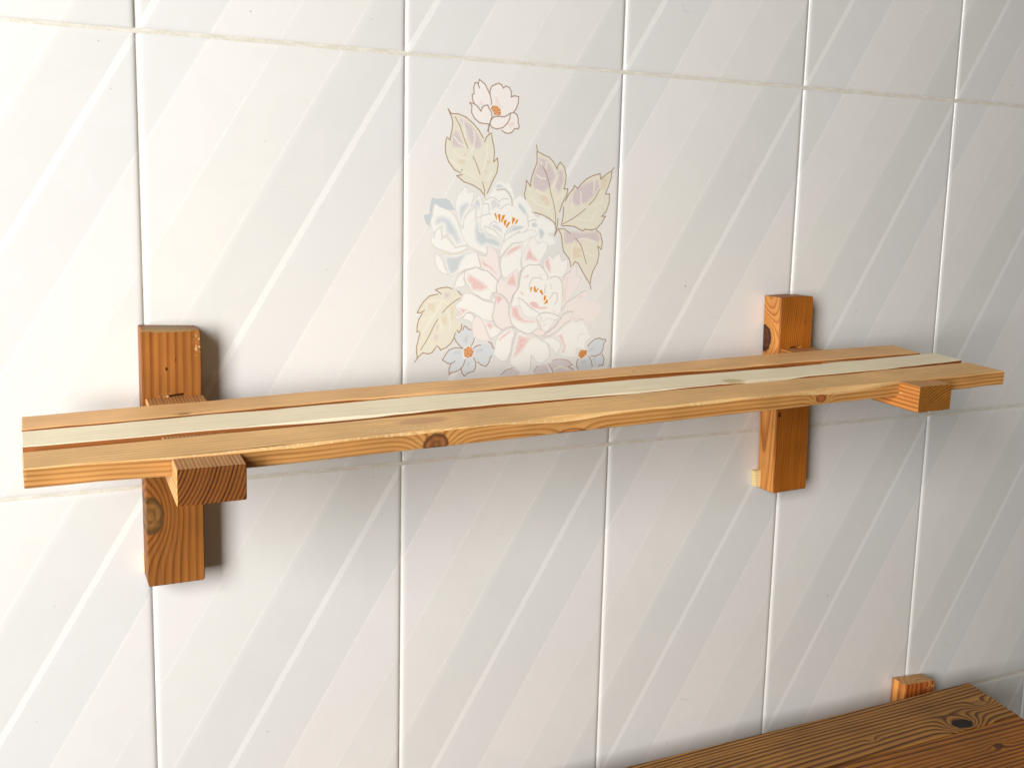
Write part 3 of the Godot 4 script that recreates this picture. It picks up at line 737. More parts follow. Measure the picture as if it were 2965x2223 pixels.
	["L",11,0.75,0,194.2,81.0,192.0,83.8,185.7,87.6,181.0,91.3,180.1,86.6,172.8,88.7,166.6,91.7,161.3,96.5,158.3,100.1,154.8,97.5,154.2,100.2,149.9,104.6,146.5,110.9],
	["L",11,0.75,0,144.9,116.0,144.8,124.2,143.3,132.0],
	["L",11,0.75,0,192.0,83.8,191.4,90.2,188.9,98.1,186.4,104.1,190.6,104.0,190.5,111.6,188.0,118.8,183.5,123.7,187.3,123.4,183.8,129.2,178.4,134.5,172.9,135.7,166.5,135.0,165.2,136.6,161.9,135.4,156.4,132.7,149.1,132.0,144.6,132.4],
	["L",11,0.6,0,144.6,130.8,154.3,126.0,162.3,120.8,166.7,117.2],
	["L",11,0.6,0,169.8,114.4,175.5,108.7,180.7,99.9],
	["F",7,0.5,0.1,140.2,134.8,145.6,134.0,152.9,136.7,163.8,136.6,178.5,135.7,182.8,139.6,185.0,146.8,184.8,152.5,180.5,149.7,182.1,156.5,180.6,164.5,177.2,171.8,174.6,177.4,174.4,182.2,171.0,179.0,165.1,170.9,162.2,165.2,158.4,162.8,154.5,167.6,152.9,162.0,146.3,154.8,144.7,147.7,143.5,139.9],
	["F",8,3.5,0.3,144.7,134.4,163.8,136.6,180.3,135.6,184.4,143.6,180.9,148.4,168.7,144.5,155.1,148.5,145.2,149.3],
	["F",9,2,0.4,151.6,150.1,164.3,150.1,166.5,159.7,155.6,161.2],
	["L",10,1.3,0,159.5,144.5,165.9,142.9,178.9,146.0],
	["L",10,1.3,0,156.8,145.3,154.3,151.7,154.7,162.0],
	["L",10,1.3,0,162.7,156.5,170.1,155.7,176.7,158.9],
	["L",11,0.75,0,140.2,134.8,143.5,139.9,144.7,147.7,146.3,154.5,151.9,160.4,154.3,168.0],
	["L",11,0.75,0,155.8,166.4,158.2,163.2,161.2,164.8,165.1,170.9,170.0,178.1,173.9,183.0,175.0,187.5],
	["L",11,0.75,0,178.5,135.7,182.8,138.8,185.0,146.0,184.3,152.5,180.5,149.7,182.1,156.5,180.6,164.5,176.3,171.8,174.6,177.4,174.4,182.2],
	["L",11,0.75,0,140.2,134.8,137.7,139.1,136.9,140.7],
	["L",11,0.6,0,140.2,134.8,146.5,134.8,152.5,139.0],
	["L",11,0.6,0,157.6,142.6,163.3,148.5,166.4,156.5,169.3,164.9],
	["F",7,0.5,0.1,27.1,185.8,31.6,184.4,38.0,183.8,41.8,185.3,42.9,186.9,47.2,187.2,50.6,190.5,50.1,193.8,45.2,197.2,44.8,202.2,48.6,204.3,45.4,207.8,46.0,210.8,51.0,213.0,50.5,218.1,48.9,222.3,45.9,222.0,44.4,226.5,40.9,231.5,36.6,234.8,32.3,236.2,28.8,232.5,27.5,234.5,23.8,238.9,16.3,238.0,11.6,242.4,11.0,232.3,14.0,220.9,11.1,220.3,11.6,212.3,15.4,205.5,11.2,204.4,14.8,197.0,22.1,190.7,29.5,189.1],
	["F",8,3.5,0.3,33.8,186.5,42.4,188.1,39.3,194.1,33.9,193.9],
	["F",8,3.5,0.3,26.7,213.8,32.0,214.0,30.5,220.5,26.8,219.3],
	["F",8,3.5,0.3,25.2,221.8,31.1,222.0,30.1,229.5,25.8,229.4],
	["F",9,2,0.4,19.6,196.1,27.5,196.3,27.6,204.3,20.2,203.1],
	["F",9,2,0.4,31.9,207.4,38.4,207.6,38.5,216.7,33.1,215.5],
	["F",9,2,0.4,40.4,198.6,44.7,198.7,44.4,211.8,40.6,210.7],
	["L",10,1.3,0,20.6,195.7,27.5,194.3,33.9,194.9,38.2,198.0],
	["L",10,1.3,0,33.4,194.9,29.2,201.8,24.0,210.2,16.1,221.0],
	["L",10,1.3,0,16.0,211.0,27.1,206.8],
	["L",10,1.3,0,30.9,211.4,33.7,219.6],
	["L",10,1.3,0,37.2,202.5,39.5,207.6,41.3,217.8],
	["L",11,0.75,0,27.1,185.8,31.6,184.4,38.0,183.8,41.8,185.3],
	["L",11,0.75,0,27.1,185.8,32.2,189.2],
	["L",11,0.75,0,29.0,189.4,22.1,190.7,16.4,195.6,13.3,200.5,11.2,204.4,14.4,204.5,17.5,202.6],
	["L",11,0.75,0,15.7,205.2,12.9,209.4,11.3,214.8,11.1,220.3,13.2,219.9],
	["L",11,0.75,0,14.0,220.9,12.5,226.3,11.0,232.3,11.0,237.3,11.7,242.4,9.5,245.3],
	["L",11,0.75,0,11.7,241.9,16.3,238.0,21.7,239.0,24.9,237.9,28.0,233.7],
	["L",11,0.75,0,28.8,232.5,31.5,234.6,32.2,236.2,37.2,234.4,40.9,231.5,44.1,227.0,44.9,223.5,45.9,222.0],
	["L",11,0.75,0,47.0,220.0,48.9,222.3,50.8,219.1,51.1,215.0],
	["L",11,0.75,0,47.0,187.2,50.6,190.5],
	["L",11,0.6,0,49.0,193.0,43.6,196.2,38.3,200.1,33.5,205.0],
	["L",11,0.6,0,29.6,210.1,26.2,215.3,22.5,222.7,18.9,229.1,14.5,235.4],
	["F",12,0.4,0.1,134.3,252.5,140.5,250.0,148.4,249.2,154.3,250.6,158.7,254.6,154.5,256.3,159.4,258.2,162.4,266.7,164.2,286.1,165.6,307.9,164.3,315.6,159.5,305.1,150.9,290.0,142.4,275.2,138.2,258.8],
	["L",13,0.5,0,138.4,250.1,143.1,249.1,148.4,249.2,154.3,250.6,158.7,254.6,154.5,256.3,159.4,258.2,162.4,266.7,164.2,286.1,165.9,307.9,164.8,316.1,162.0,314.0],
	["L",13,0.5,0,134.3,252.5,138.7,258.8,147.9,280.3,159.5,305.1],
	["L",10,2,0,140.8,258.0,146.0,255.4,154.6,258.2],
	["F",12,0.4,0.1,120.5,259.3,123.9,254.4,129.1,253.2,132.8,253.4,135.6,258.7,134.9,270.0,126.5,269.5,120.1,264.5],
	["L",13,0.5,0,120.5,259.3,122.4,255.7,124.4,253.9],
	["F",12,0.4,0.1,88.9,259.8,92.8,256.5,99.8,254.8,106.6,259.1,105.8,267.4,95.6,267.8,89.5,263.8],
	["L",13,0.5,0,88.4,260.2,92.8,256.5,96.3,255.3,100.1,254.7],
	["F",14,0.8,0,151.3,199.0,159.0,194.4,164.9,190.7,170.3,188.7,171.7,193.0,170.0,197.8,179.9,198.0,185.6,201.3,186.0,210.0,181.7,211.5,179.4,216.8,170.2,217.6,159.8,215.2,152.3,208.5],
	["F",0,0.5,0,140.8,227.4,149.0,220.2,156.2,216.2,168.0,216.1,172.5,221.9,173.8,227.2,177.2,230.2,170.9,233.7,170.6,241.3,161.9,239.1,161.7,247.6,148.9,247.0,145.5,242.2,148.5,235.7,143.5,230.8],
	["F",0,0.5,0,43.6,186.3,45.0,179.8,48.0,174.7,52.9,171.0,54.0,173.4,52.0,177.1,54.1,181.3,51.1,184.1,47.6,183.5],
	["L",2,0.5,0,43.6,186.3,45.0,179.8,48.0,174.7,52.9,171.0,54.0,173.4,52.0,177.1,54.1,181.3,51.1,184.1,47.6,183.5,43.6,186.3],
	["F",0,0.5,0,126.4,162.5,132.6,157.4,135.7,160.5,142.0,155.3,145.2,162.6,150.5,161.1,150.8,169.4,146.3,176.7,142.7,176.7,133.4,178.7,128.5,173.4],
	["L",2,0.5,0,126.4,162.5,132.6,157.4,135.7,160.5,142.0,155.3,145.2,162.6,150.5,161.1,150.8,169.4,146.3,176.7,142.7,176.7,133.4,178.7,128.5,173.4,126.4,162.5],
	["F",14,0.5,0,146.4,179.9,148.6,174.7,154.5,170.5,159.7,165.8,160.1,175.8,165.6,177.5,161.1,186.4,156.5,192.7,151.3,198.4,146.1,205.2,143.3,192.5],
	["L",2,0.5,0,146.4,179.9,148.6,174.7,154.5,170.5,159.7,165.8,160.1,175.8,165.6,177.5,161.1,186.4,156.5,192.7,151.3,198.4,146.1,205.2,143.3,192.5,146.4,179.9],
	["F",0,0.5,0,87.3,149.0,90.4,144.6,97.9,140.2,103.3,138.2,107.7,138.2,112.1,135.7,117.6,136.1,120.5,140.1,113.9,142.1,106.9,146.0,95.9,148.0,89.6,153.9,85.4,159.8,85.2,153.9],
	["L",2,0.5,0,87.3,149.0,90.4,144.6,97.9,140.2,103.3,138.2,107.7,138.2,112.1,135.7,117.6,136.1,120.5,140.1,113.9,142.1,106.9,146.0,95.9,148.0,89.6,153.9,85.4,159.8,85.2,153.9,87.3,149.0],
	["F",14,0.5,0,72.1,149.9,77.1,150.6,81.3,153.8,84.0,159.0,85.2,167.0,87.0,175.6,84.0,179.3,78.1,173.6,71.8,170.2,67.7,167.9,66.8,163.6,64.4,157.1,67.4,157.6,72.6,158.5,74.0,154.3],
	["L",2,0.5,0,72.1,149.9,77.1,150.6,81.3,153.8,84.0,159.0,85.2,167.0,87.0,175.6,84.0,179.3,78.1,173.6,71.8,170.2,67.7,167.9,66.8,163.6,64.4,157.1,67.4,157.6,72.6,158.5,74.0,154.3,72.1,149.9],
	["F",0,0.5,0,86.6,159.5,92.2,151.9,97.3,147.7,103.1,147.0,105.7,145.8,106.4,148.6,105.5,155.3,104.7,164.8,105.9,170.0,101.7,173.8,93.3,176.6,89.1,176.1,87.0,173.7,85.8,167.0],
	["L",2,0.5,0,86.6,159.5,92.2,151.9,97.3,147.7,103.1,147.0,105.7,145.8,106.4,148.6,105.5,155.3,104.7,164.8,105.9,170.0,101.7,173.8,93.3,176.6,89.1,176.1,87.0,173.7,85.8,167.0,86.6,159.5],
	["F",0,0.5,0,113.9,142.6,117.8,142.5,120.8,147.5,125.8,146.0,130.3,147.9,129.9,153.4,125.6,159.4,123.0,164.9,117.5,167.8,106.4,167.8,106.1,159.8,109.8,151.5],
	["L",2,0.5,0,113.9,142.6,117.8,142.5,120.8,147.5,125.8,146.0,130.3,147.9,129.9,153.4,125.6,159.4,123.0,164.9,117.5,167.8,106.4,167.8,106.1,159.8,109.8,151.5,113.9,142.6],
	["F",0,0.5,0,53.4,171.0,59.5,168.7,62.0,167.1,67.7,169.7,73.9,170.7,80.2,176.0,84.0,179.8,82.5,183.6,82.1,188.3,80.5,189.3,78.5,188.7,76.5,195.4,70.3,194.3,64.0,190.4,58.8,187.5,57.2,183.2,54.1,180.4,52.5,176.1],
	["L",2,0.5,0,53.4,171.0,59.5,168.7,62.0,167.1,67.7,169.7,73.9,170.7,80.2,176.0,84.0,179.8,82.5,183.6,82.1,188.3,80.5,189.3,78.5,188.7,76.5,195.4,70.3,194.3,64.0,190.4,58.8,187.5,57.2,183.2,54.1,180.4,52.5,176.1,53.4,171.0],
	["F",0,0.5,0,50.8,193.0,53.3,189.2,57.9,189.3,64.0,191.8,71.3,195.7,80.7,197.8,80.4,204.0,78.9,209.7,80.1,213.6,71.7,211.9,64.4,207.4,62.3,205.9,57.1,204.4,51.6,209.0,46.0,210.7,45.5,208.3,50.0,204.7,45.4,201.7,45.3,198.5,50.8,194.8],
	["L",2,0.5,0,50.8,193.0,53.3,189.2,57.9,189.3,64.0,191.8,71.3,195.7,80.7,197.8,80.4,204.0,78.9,209.7,80.1,213.6,71.7,211.9,64.4,207.4,62.3,205.9,57.1,204.4,51.6,209.0,46.0,210.7,45.5,208.3,50.0,204.7,45.4,201.7,45.3,198.5,50.8,194.8,50.8,193.0],
	["F",0,0.5,0,51.1,210.8,54.6,205.7,59.7,205.9,62.3,209.3,61.4,214.0,55.2,211.4],
	["L",2,0.5,0,51.1,210.8,54.6,205.7,59.7,205.9,62.3,209.3,61.4,214.0,55.2,211.4,51.1,210.8],
	["F",14,0.5,0,60.3,215.3,63.0,209.3,66.3,208.9,70.3,213.6,73.8,220.9,76.2,227.2,79.0,229.3,71.8,230.1,65.0,228.3,61.6,223.0],
	["L",2,0.5,0,60.3,215.3,63.0,209.3,66.3,208.9,70.3,213.6,73.8,220.9,76.2,227.2,79.0,229.3,71.8,230.1,65.0,228.3,61.6,223.0,60.3,215.3],
	["F",0,0.5,0,71.4,212.1,78.1,213.8,82.7,218.1,88.5,221.4,82.9,226.4,77.9,227.7,74.9,222.0],
	["L",2,0.5,0,71.4,212.1,78.1,213.8,82.7,218.1,88.5,221.4,82.9,226.4,77.9,227.7,74.9,222.0,71.4,212.1],
	["F",14,0.5,0,86.5,176.0,90.3,179.4,92.8,174.7,98.5,171.4,101.6,169.1,102.9,176.7,102.6,185.3,98.5,191.0,95.5,199.6,92.8,194.7,88.5,191.3,83.7,188.8,82.3,185.0,83.0,181.2],
	["L",2,0.5,0,86.5,176.0,90.3,179.4,92.8,174.7,98.5,171.4,101.6,169.1,102.9,176.7,102.6,185.3,98.5,191.0,95.5,199.6,92.8,194.7,88.5,191.3,83.7,188.8,82.3,185.0,83.0,181.2,86.5,176.0],
	["F",14,0.5,0,80.0,189.2,85.8,190.8,91.2,194.7,94.5,199.6,95.2,207.8,97.0,215.1,98.7,218.5,89.7,221.6,82.8,218.0,79.5,211.7,80.4,204.0,82.3,196.4],
	["L",2,0.5,0,80.0,189.2,85.8,190.8,91.2,194.7,94.5,199.6,95.2,207.8,97.0,215.1,98.7,218.5,89.7,221.6,82.8,218.0,79.5,211.7,80.4,204.0,82.3,196.4,80.0,189.2],
	["F",0,0.5,0,105.9,172.2,108.6,168.1,113.1,165.5,117.8,166.1,123.0,165.6,127.2,169.3,130.9,174.5,133.3,177.6,138.0,175.6,142.8,177.2,145.9,182.0,146.7,187.3,146.4,195.2,145.6,205.7,142.7,210.9,132.5,223.9,120.7,225.6,109.0,223.1,98.9,212.3,96.9,199.3,100.0,189.6,103.9,184.5],
	["L",2,0.5,0,105.9,172.2,108.6,168.1,113.1,165.5,117.8,166.1,123.0,165.6,127.2,169.3,130.9,174.5,133.3,177.6,138.0,175.6,142.8,177.2,145.9,182.0,146.7,187.3,146.4,195.2,145.6,205.7,142.7,210.9,132.5,223.9,120.7,225.6,109.0,223.1,98.9,212.3,96.9,199.3,100.0,189.6,103.9,184.5,105.9,172.2],
	["F",0,0.5,0,96.4,201.7,104.4,200.5,106.2,207.4,111.4,211.7,121.6,212.9,123.4,220.8,116.8,224.8,111.7,225.3,106.6,222.6,98.9,218.6,96.2,211.7,95.2,204.4],
	["L",2,0.5,0,96.4,201.7,104.4,200.5,106.2,207.4,111.4,211.7,121.6,212.9,123.4,220.8,116.8,224.8,111.7,225.3,106.6,222.6,98.9,218.6,96.2,211.7,95.2,204.4,96.4,201.7],
	["F",0,0.5,0,98.7,219.6,91.9,221.5,85.2,226.4,83.0,230.5,82.1,237.7,81.0,241.9,84.5,245.1,89.1,248.5,93.7,247.6,96.9,241.0,98.4,230.6,100.6,226.0],
	["L",2,0.5,0,98.7,219.6,91.9,221.5,85.2,226.4,83.0,230.5,82.1,237.7,81.0,241.9,84.5,245.1,89.1,248.5,93.7,247.6,96.9,241.0,98.4,230.6,100.6,226.0,98.7,219.6],
	["F",14,0.5,0,116.8,224.8,121.9,221.2,128.6,222.8,133.4,224.9,140.5,220.0,143.0,214.9,148.1,209.5,154.9,207.3,158.1,208.3,155.1,214.8,149.9,217.5,143.3,223.3,135.6,227.7,127.3,227.9,122.1,227.2],
	["L",2,0.5,0,116.8,224.8,121.9,221.2,128.6,222.8,133.4,224.9,140.5,220.0,143.0,214.9,148.1,209.5,154.9,207.3,158.1,208.3,155.1,214.8,149.9,217.5,143.3,223.3,135.6,227.7,127.3,227.9,122.1,227.2,116.8,224.8],
	["F",0,0.5,0,103.1,223.8,105.6,223.4,112.8,226.5,120.0,228.1,126.9,232.1,132.7,234.2,135.5,240.8,135.7,246.5,131.1,250.0,127.0,252.6,121.7,249.6,118.5,244.8,117.1,249.4,116.8,256.3,113.8,259.5,107.1,259.1,101.9,254.2,97.7,251.7,97.1,247.5,99.4,237.9],
	["L",2,0.5,0,103.1,223.8,105.6,223.4,112.8,226.5,120.0,228.1,126.9,232.1,132.7,234.2,135.5,240.8,135.7,246.5,131.1,250.0,127.0,252.6,121.7,249.6,118.5,244.8,117.1,249.4,116.8,256.3,113.8,259.5,107.1,259.1,101.9,254.2,97.7,251.7,97.1,247.5,99.4,237.9,103.1,223.8],
	["F",0,0.5,0,127.9,231.2,133.5,229.5,138.8,229.7,145.2,233.7,146.9,237.5,141.9,245.3,138.6,239.5,132.7,234.2],
	["L",2,0.5,0,127.9,231.2,133.5,229.5,138.8,229.7,145.2,233.7,146.9,237.5,141.9,245.3,138.6,239.5,132.7,234.2,127.9,231.2],
	["F",15,1.8,0.35,66.2,158.0,69.6,160.8,71.7,163.2,78.0,167.0,82.2,171.7,83.4,177.0,79.1,171.7,74.9,168.4,69.7,166.5,68.1,163.2],
	["F",15,4.5,0.45,55.0,170.6,63.7,174.4,72.0,179.7,76.3,183.5,74.8,186.8,68.1,189.5,58.3,187.5,57.0,182.7,53.1,178.5,54.0,175.2],
	["F",15,3.6,0.35,88.7,157.6,92.7,151.5,99.5,148.4,106.3,146.9,105.9,151.9,100.2,155.3,93.9,158.6,87.2,161.8],
	["F",15,3.9,0.35,113.5,146.0,110.9,151.4,108.3,157.4,107.4,164.8,112.9,162.8,121.9,164.4,124.0,161.9,118.3,156.9,115.4,152.4],
	["F",15,3.9,0.3,125.8,163.0,132.0,156.3,134.0,162.0,135.4,168.3,135.6,175.1,130.8,172.4,127.7,167.2],
	["F",15,4.5,0.3,148.3,181.5,149.2,175.2,154.0,174.2,151.9,182.1,151.1,192.6,150.7,199.0,145.9,199.9,146.8,190.4],
	["F",15,3.6,0.35,140.5,227.4,148.1,224.9,149.9,230.1,152.8,237.3,151.5,245.7,145.6,243.6,148.0,237.6,144.1,231.3],
	["F",15,3.9,0.4,90.3,181.3,93.3,175.6,98.5,170.9,101.8,176.7,103.1,185.3,97.3,184.8,92.5,184.2],
	["F",15,2.2,0.3,80.8,190.0,85.8,191.3,90.1,194.2,86.0,197.9,84.0,201.7,82.6,196.9],
	["F",15,3.6,0.4,95.9,200.8,104.4,199.6,106.2,207.4,110.8,211.7,122.1,212.9,121.5,217.0,109.5,217.1,101.8,214.2,96.1,209.9],
	["F",15,2.1,0.3,44.8,198.9,49.9,200.9,59.1,202.6,54.1,205.3,50.6,208.5,45.8,210.0,46.0,207.4,50.3,204.7,47.4,202.3],
	["F",15,3,0.4,72.5,213.1,78.7,213.8,82.2,218.1,77.7,222.0,73.2,217.8],
	["F",15,1.8,0.35,99.6,220.2,94.2,222.1,87.4,226.5,83.0,231.0,87.0,230.7,93.1,226.7,99.3,222.0],
	["F",15,4.5,0.45,103.1,223.8,109.7,225.9,119.0,227.1,121.1,230.0,116.0,232.1,113.6,236.7,107.7,242.9,103.2,246.4,98.1,248.0,99.9,238.4],
	["F",15,1.8,0.35,112.7,198.7,116.4,196.4,122.2,197.6,124.4,201.5,132.6,201.5,132.1,204.6,124.8,204.9,117.1,203.2],
	["F",15,1.8,0.4,102.9,188.1,106.9,187.7,111.0,191.9,107.0,192.3],
	["F",15,2.4,0.4,107.9,174.8,112.2,173.0,115.2,175.9,111.2,177.9],
	["F",15,2.4,0.4,120.9,174.9,127.3,172.9,126.2,176.0,122.2,176.5],
	["F",15,1.5,0.3,134.9,206.5,139.0,205.6,143.8,208.3,139.1,207.7],
	["F",15,3,0.5,132.8,180.8,137.0,181.9,136.7,189.7,133.6,185.5],
	["F",15,3.3,0.5,126.9,217.7,131.5,216.0,135.2,217.0,130.1,220.1,127.6,221.4],
	["F",15,3.6,0.5,154.8,212.9,159.6,210.9,163.3,213.7,158.6,215.7],
	["F",15,3.6,0.5,160.7,193.3,166.1,190.8,169.3,195.1,163.3,196.0],
	["F",0,0.4,0,103.6,193.8,107.1,195.9,111.8,198.6,116.6,203.4,122.5,206.7,124.3,208.3,122.1,211.4,112.1,210.6,108.6,207.4,105.5,201.1],
	["L",2,0.5,0,103.6,193.8,107.1,195.9,111.8,198.6,116.6,203.4,122.5,206.7,124.3,208.3,122.1,211.4,112.1,210.6,108.6,207.4,105.5,201.1,103.6,193.8],
	["F",0,0.4,0,124.3,208.3,130.8,207.5,139.1,208.7,145.8,212.6,138.1,214.0,131.5,212.2,128.7,215.3],
	["L",2,0.5,0,124.3,208.3,130.8,207.5,139.1,208.7,145.8,212.6,138.1,214.0,131.5,212.2,128.7,215.3,124.3,208.3],
	["F",0,0.4,0,121.5,211.9,124.3,208.3,127.1,221.6,125.3,221.5],
	["L",2,0.5,0,121.5,211.9,124.3,208.3,127.1,221.6,125.3,221.5,121.5,211.9],
	["L",4,0.7,0,105.8,171.1,103.8,179.4,103.9,185.0,100.0,189.6,97.9,194.2,97.4,197.8],
	["L",4,0.7,0,105.9,172.2,108.6,168.1,113.1,165.5,117.8,166.1,123.0,165.6,127.2,169.3,130.9,174.5,131.6,178.7],
	["L",4,0.7,0,133.9,177.1,138.0,175.6,142.8,177.2,145.9,182.0,146.7,187.3,146.3,193.6],
	["L",4,0.7,0,113.8,186.7,114.2,181.6,116.9,176.9,123.9,177.0,126.3,178.6],
	["L",4,0.7,0,103.6,193.8,108.3,196.0,112.4,200.2,116.0,203.4,122.5,206.2],
	["L",4,0.7,0,123.7,208.3,129.6,206.9,139.1,208.7,145.8,212.1],
	["L",4,0.7,0,146.9,210.0,152.2,207.0,158.2,207.1],
	["L",4,0.7,0,146.4,212.1,141.8,217.8,133.6,223.4,129.6,225.9],
	["L",4,0.7,0,126.5,222.1,122.7,213.0],
	["L",4,0.7,0,146.4,179.9,148.6,174.7,154.5,171.0],
	["L",4,0.7,0,151.3,198.4,148.4,202.1,146.7,205.2],
	["L",4,0.7,0,130.0,183.3,128.9,187.0,129.0,190.1],
	["L",4,0.7,0,133.9,195.4,137.3,190.3,140.8,190.3,141.7,196.7,138.8,200.3],
	["L",4,0.7,0,151.9,198.5,159.0,194.4,164.9,190.7,169.1,188.7],
	["L",4,0.7,0,84.0,159.0,85.2,167.0,87.5,175.6],
	["L",4,0.7,0,86.0,175.6,83.0,181.2,82.3,186.0,83.1,188.8],
	["L",4,0.7,0,84.0,179.8,80.2,176.0,73.9,170.7,68.2,169.7,62.0,166.9,61.0,168.7,54.4,169.2,49.9,171.9],
	["L",4,0.7,0,53.4,171.0,52.5,176.1,54.1,180.4],
	["L",4,0.7,0,64.0,190.9,70.3,195.2,76.6,196.8,80.7,197.8],
	["L",4,0.7,0,79.5,189.2,82.3,195.0,80.9,202.6,79.2,209.7,82.8,217.0,88.7,221.6],
	["L",4,0.7,0,80.0,189.2,88.5,191.3,94.5,199.1,94.7,206.8,97.6,216.0,102.5,220.6],
	["L",4,0.7,0,103.1,186.3,98.0,192.0,96.0,198.2],
	["L",4,0.7,0,105.4,170.0,103.5,179.6,103.7,185.3],
	["L",4,0.7,0,86.6,159.5,92.2,151.9,97.8,147.2,104.7,146.7],
	["L",4,0.7,0,64.4,157.1,67.1,163.6,67.7,167.9],
	["L",4,0.7,0,51.6,209.9,55.1,205.8,60.2,205.9,62.9,209.3],
	["L",4,0.7,0,98.4,218.6,106.6,222.6,111.7,225.0,116.9,225.0,122.1,227.2,127.3,230.2],
	["L",4,0.7,0,103.1,223.8,99.7,228.7,98.4,238.3,96.1,245.2],
	["L",4,0.7,0,116.8,224.8,121.9,221.2],
	["L",4,0.7,0,127.3,227.9,133.4,224.9,140.5,220.0,143.0,214.9],
	["L",4,0.7,0,128.8,228.9,135.6,227.7,143.3,223.3,149.9,217.5,155.1,214.8],
	["L",4,0.7,0,88.4,221.5,93.4,218.9,98.4,218.6],
	["L",4,0.7,0,117.4,243.8,117.1,249.4,116.8,256.3],
	["L",4,0.7,0,132.7,234.6,135.5,240.8,135.7,246.5],
	["L",4,0.7,0,160.5,216.4,164.7,213.7,169.0,214.7],
	["F",6,0.15,0,114.9,185.2,116.9,184.7,115.6,188.8,114.7,189.3],
	["F",6,0.15,0,118.0,184.7,119.8,184.2,120.2,188.4,118.5,189.4],
	["F",6,0.15,0,121.9,185.8,123.3,185.8,120.8,189.4,119.4,189.4],
	["F",6,0.15,0,124.2,187.4,126.0,187.4,127.6,191.1,127.0,192.2,124.3,189.5],
	["F",6,0.15,0,128.2,192.7,130.3,192.2,130.1,195.9,128.1,197.4],
	["F",6,0.15,0,131.0,195.9,132.5,196.5,131.7,199.1,128.2,200.0],
	["F",16,0.6,0,63.1,14.7,68.2,18.0,72.9,26.0,74.6,33.7,65.9,34.8,59.2,34.6,57.5,31.1,57.0,27.3,58.7,26.2,58.2,21.6,59.4,17.4,62.1,17.8],
	["F",16,0.6,0,72.9,26.0,73.0,22.4,74.6,19.1,80.6,16.5,84.8,20.2,87.1,18.4,90.2,19.2,92.3,22.4,92.4,26.9,99.3,26.2,98.8,31.6,94.8,39.1,86.4,43.2,76.9,43.8,74.6,33.7],
	["F",16,0.6,0,54.9,33.7,58.6,34.0,65.0,39.9,67.9,35.3,71.1,34.6,74.4,39.7,75.2,43.2,73.3,49.7,67.6,49.6,59.5,45.9,56.7,41.3,56.9,35.9],
	["F",16,0.6,0,73.3,49.7,76.9,43.8,86.4,43.2,94.8,39.1,99.3,44.4,100.5,50.4,96.2,52.3,90.8,56.5,84.2,54.2,75.7,52.5],
	["F",17,2.5,0,75.8,26.4,80.5,26.7,82.0,31.4,86.2,34.8,84.9,37.9,78.0,34.7],
	["F",17,2.5,0,61.8,30.9,67.1,30.6,67.9,35.9,63.9,36.1],
	["F",17,2.5,0,88.5,46.7,95.3,45.2,97.5,49.9,90.7,53.9],
	["L",13,0.8,0,63.3,21.6,62.1,18.4,63.1,14.7,68.2,18.0,71.0,22.6,72.9,26.0,74.2,30.7,74.6,33.7],
	["L",13,0.8,0,62.1,17.8,59.4,17.4,58.2,21.6,58.7,26.2,57.0,27.3,57.5,31.1,59.2,34.6],
	["L",13,0.8,0,72.9,26.0,73.0,22.4,74.6,19.1,77.6,17.7,80.6,16.5,83.3,17.6,84.8,20.2,87.1,18.4,90.2,19.2,92.3,22.4,92.4,26.9,94.8,25.7,99.3,26.2,98.8,31.6,97.2,36.0,94.8,39.1,91.8,40.2],
	["L",13,0.8,0,73.3,49.7,67.6,49.6,63.5,49.0,59.5,45.9,56.7,41.3,56.9,35.9,54.9,33.7,58.6,34.0,61.9,36.2,65.0,39.9,66.3,36.6,67.9,35.3,71.1,34.6,72.0,36.8,74.4,39.7,75.2,43.2,73.9,47.5,73.3,49.7],
	["L",13,0.8,0,73.3,49.7,74.2,46.3,76.9,43.8,80.2,43.0,86.4,43.2,89.1,41.9,91.8,39.9,91.5,44.2,89.2,48.5,85.2,52.1,79.8,53.4,75.7,52.5,73.3,50.0],
	["L",13,0.8,0,94.8,39.1,98.0,40.8,99.3,44.4,99.2,47.4,100.5,50.4,99.5,52.4,96.2,52.3,93.5,55.6,90.8,56.5,87.4,56.2,84.2,54.2],
	["L",13,0.8,0,72.6,50.0,72.3,53.0,71.4,55.5],
	["L",13,0.8,0,73.1,50.6,72.0,54.8,72.8,56.9],
	["F",18,0.2,0.5,73.7,36.7,76.0,34.5,80.0,34.9,82.8,37.4,83.6,41.9,77.5,42.4,76.1,39.6],
	["F",19,0.4,0,52.2,219.9,54.3,216.7,57.1,219.3,59.9,220.2,61.0,223.0,63.1,227.7,61.8,231.8,59.9,234.3,57.4,233.6,52.5,235.5,47.5,231.2,44.7,226.5,45.7,222.0,48.9,222.3],
	["F",19,0.4,0,62.1,236.1,66.2,233.5,76.3,232.3,79.1,233.0,81.5,236.7,80.5,242.9,77.8,247.4,74.5,252.0,70.0,250.7,66.5,247.4,63.1,244.2],
	["F",19,0.4,0,51.9,235.7,45.3,234.7,39.9,236.5,36.7,240.4,34.1,244.6,39.0,247.9,43.9,247.4,53.2,243.7],
	["F",19,0.4,0,54.8,245.3,53.8,248.9,51.1,252.9,46.8,255.2,41.9,256.0,40.3,257.5,40.2,252.3,41.7,248.3,45.5,245.9,53.2,243.7],
	["F",19,0.4,0,62.6,244.1,64.9,248.4,64.4,253.0,62.8,255.8,57.8,256.8,54.3,259.5,51.7,256.0,51.1,252.4,54.3,247.4,55.4,243.8],
	["F",19,0.4,0,173.8,238.6,177.4,234.9,181.7,232.2,186.0,231.7,192.1,233.1,192.5,235.0,190.1,237.3,189.8,242.6,187.2,246.3,181.8,248.0,176.8,247.3,173.4,243.4],
	["F",19,0.4,0,176.8,247.8,181.8,248.0,189.4,246.4,191.3,251.3,190.4,256.6,186.0,256.9,180.6,259.5,178.7,253.2],
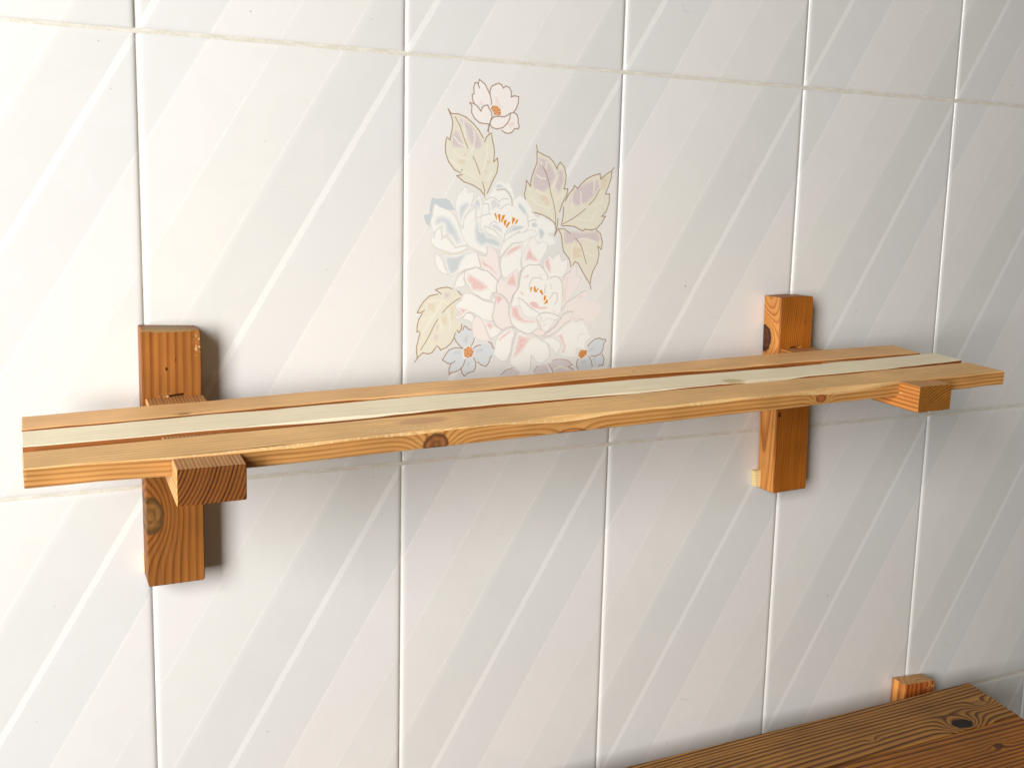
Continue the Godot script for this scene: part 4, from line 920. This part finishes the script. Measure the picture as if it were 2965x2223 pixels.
	["F",19,0.4,0,164.4,249.2,168.2,249.8,174.7,247.5,178.1,252.2,179.4,257.5,178.5,262.8,171.5,264.8,165.4,260.2,163.0,253.4],
	["F",20,3,0,53.9,223.8,58.3,223.9,57.9,232.6,54.1,232.5,51.8,228.8],
	["F",20,3,0,63.0,236.4,71.9,235.3,73.1,239.4,65.3,241.7],
	["F",20,3,0,44.3,236.2,51.9,237.0,51.5,241.6,42.2,241.7],
	["F",20,3,0,56.5,245.4,62.1,246.7,58.8,252.2,54.4,252.0],
	["F",20,3,0,175.4,239.6,181.9,238.0,181.5,242.7,175.1,244.9],
	["F",20,3,0,166.1,250.7,172.6,249.5,174.9,254.4,167.4,256.0],
	["F",20,3,0,178.5,248.4,183.4,248.6,183.7,254.4,179.3,254.2],
	["L",13,0.75,0,52.2,219.9,53.0,217.6,54.3,216.7,57.1,219.3,59.9,220.2],
	["L",13,0.75,0,63.1,227.2,62.3,230.8,59.9,234.3],
	["L",13,0.75,0,44.6,226.3,46.3,229.6,49.1,232.8,52.5,235.7],
	["L",13,0.75,0,51.9,235.5,45.3,234.7,39.9,236.5,36.7,240.4,34.1,244.6,39.0,247.9,42.3,248.1,45.5,246.2],
	["L",13,0.75,0,41.7,248.6,40.2,252.3,40.4,257.5,41.9,256.0,46.8,255.2,51.1,252.9,53.8,248.9,54.8,245.3],
	["L",13,0.75,0,51.1,252.4,51.7,256.0,54.3,259.5,57.8,256.8,62.8,255.8,64.4,253.0,64.9,248.4,62.6,244.1],
	["L",13,0.75,0,66.3,247.7,70.0,250.7,74.5,252.0,77.2,248.4,78.3,244.3,79.6,243.4],
	["L",13,0.75,0,62.1,236.1,65.1,234.0,69.0,233.3],
	["L",13,0.75,0,76.3,231.0,79.1,232.4,80.3,235.6,81.8,236.9],
	["L",13,0.75,0,173.8,238.6,177.4,234.9,181.7,232.2,186.0,231.7,188.8,233.0,192.1,233.1,192.5,234.5,190.1,237.3,189.8,242.6,187.2,246.3,181.8,248.0,177.4,247.6],
	["L",13,0.75,0,175.2,247.5,178.1,252.2,179.4,257.5],
	["L",13,0.75,0,189.4,246.4,191.3,251.3,190.4,256.6,187.1,256.5,185.5,257.8],
	["L",13,0.75,0,164.5,249.6,163.0,252.9,163.4,256.3,164.8,259.2],
	["F",18,0.2,0.5,53.6,236.6,57.4,234.2,60.7,235.3,62.5,239.0,60.9,243.0,57.0,243.9,53.7,242.2],
	["F",18,0.2,0.4,164.8,244.4,166.9,241.7,173.4,242.4,173.0,246.2,167.7,249.6,164.9,247.3]
]
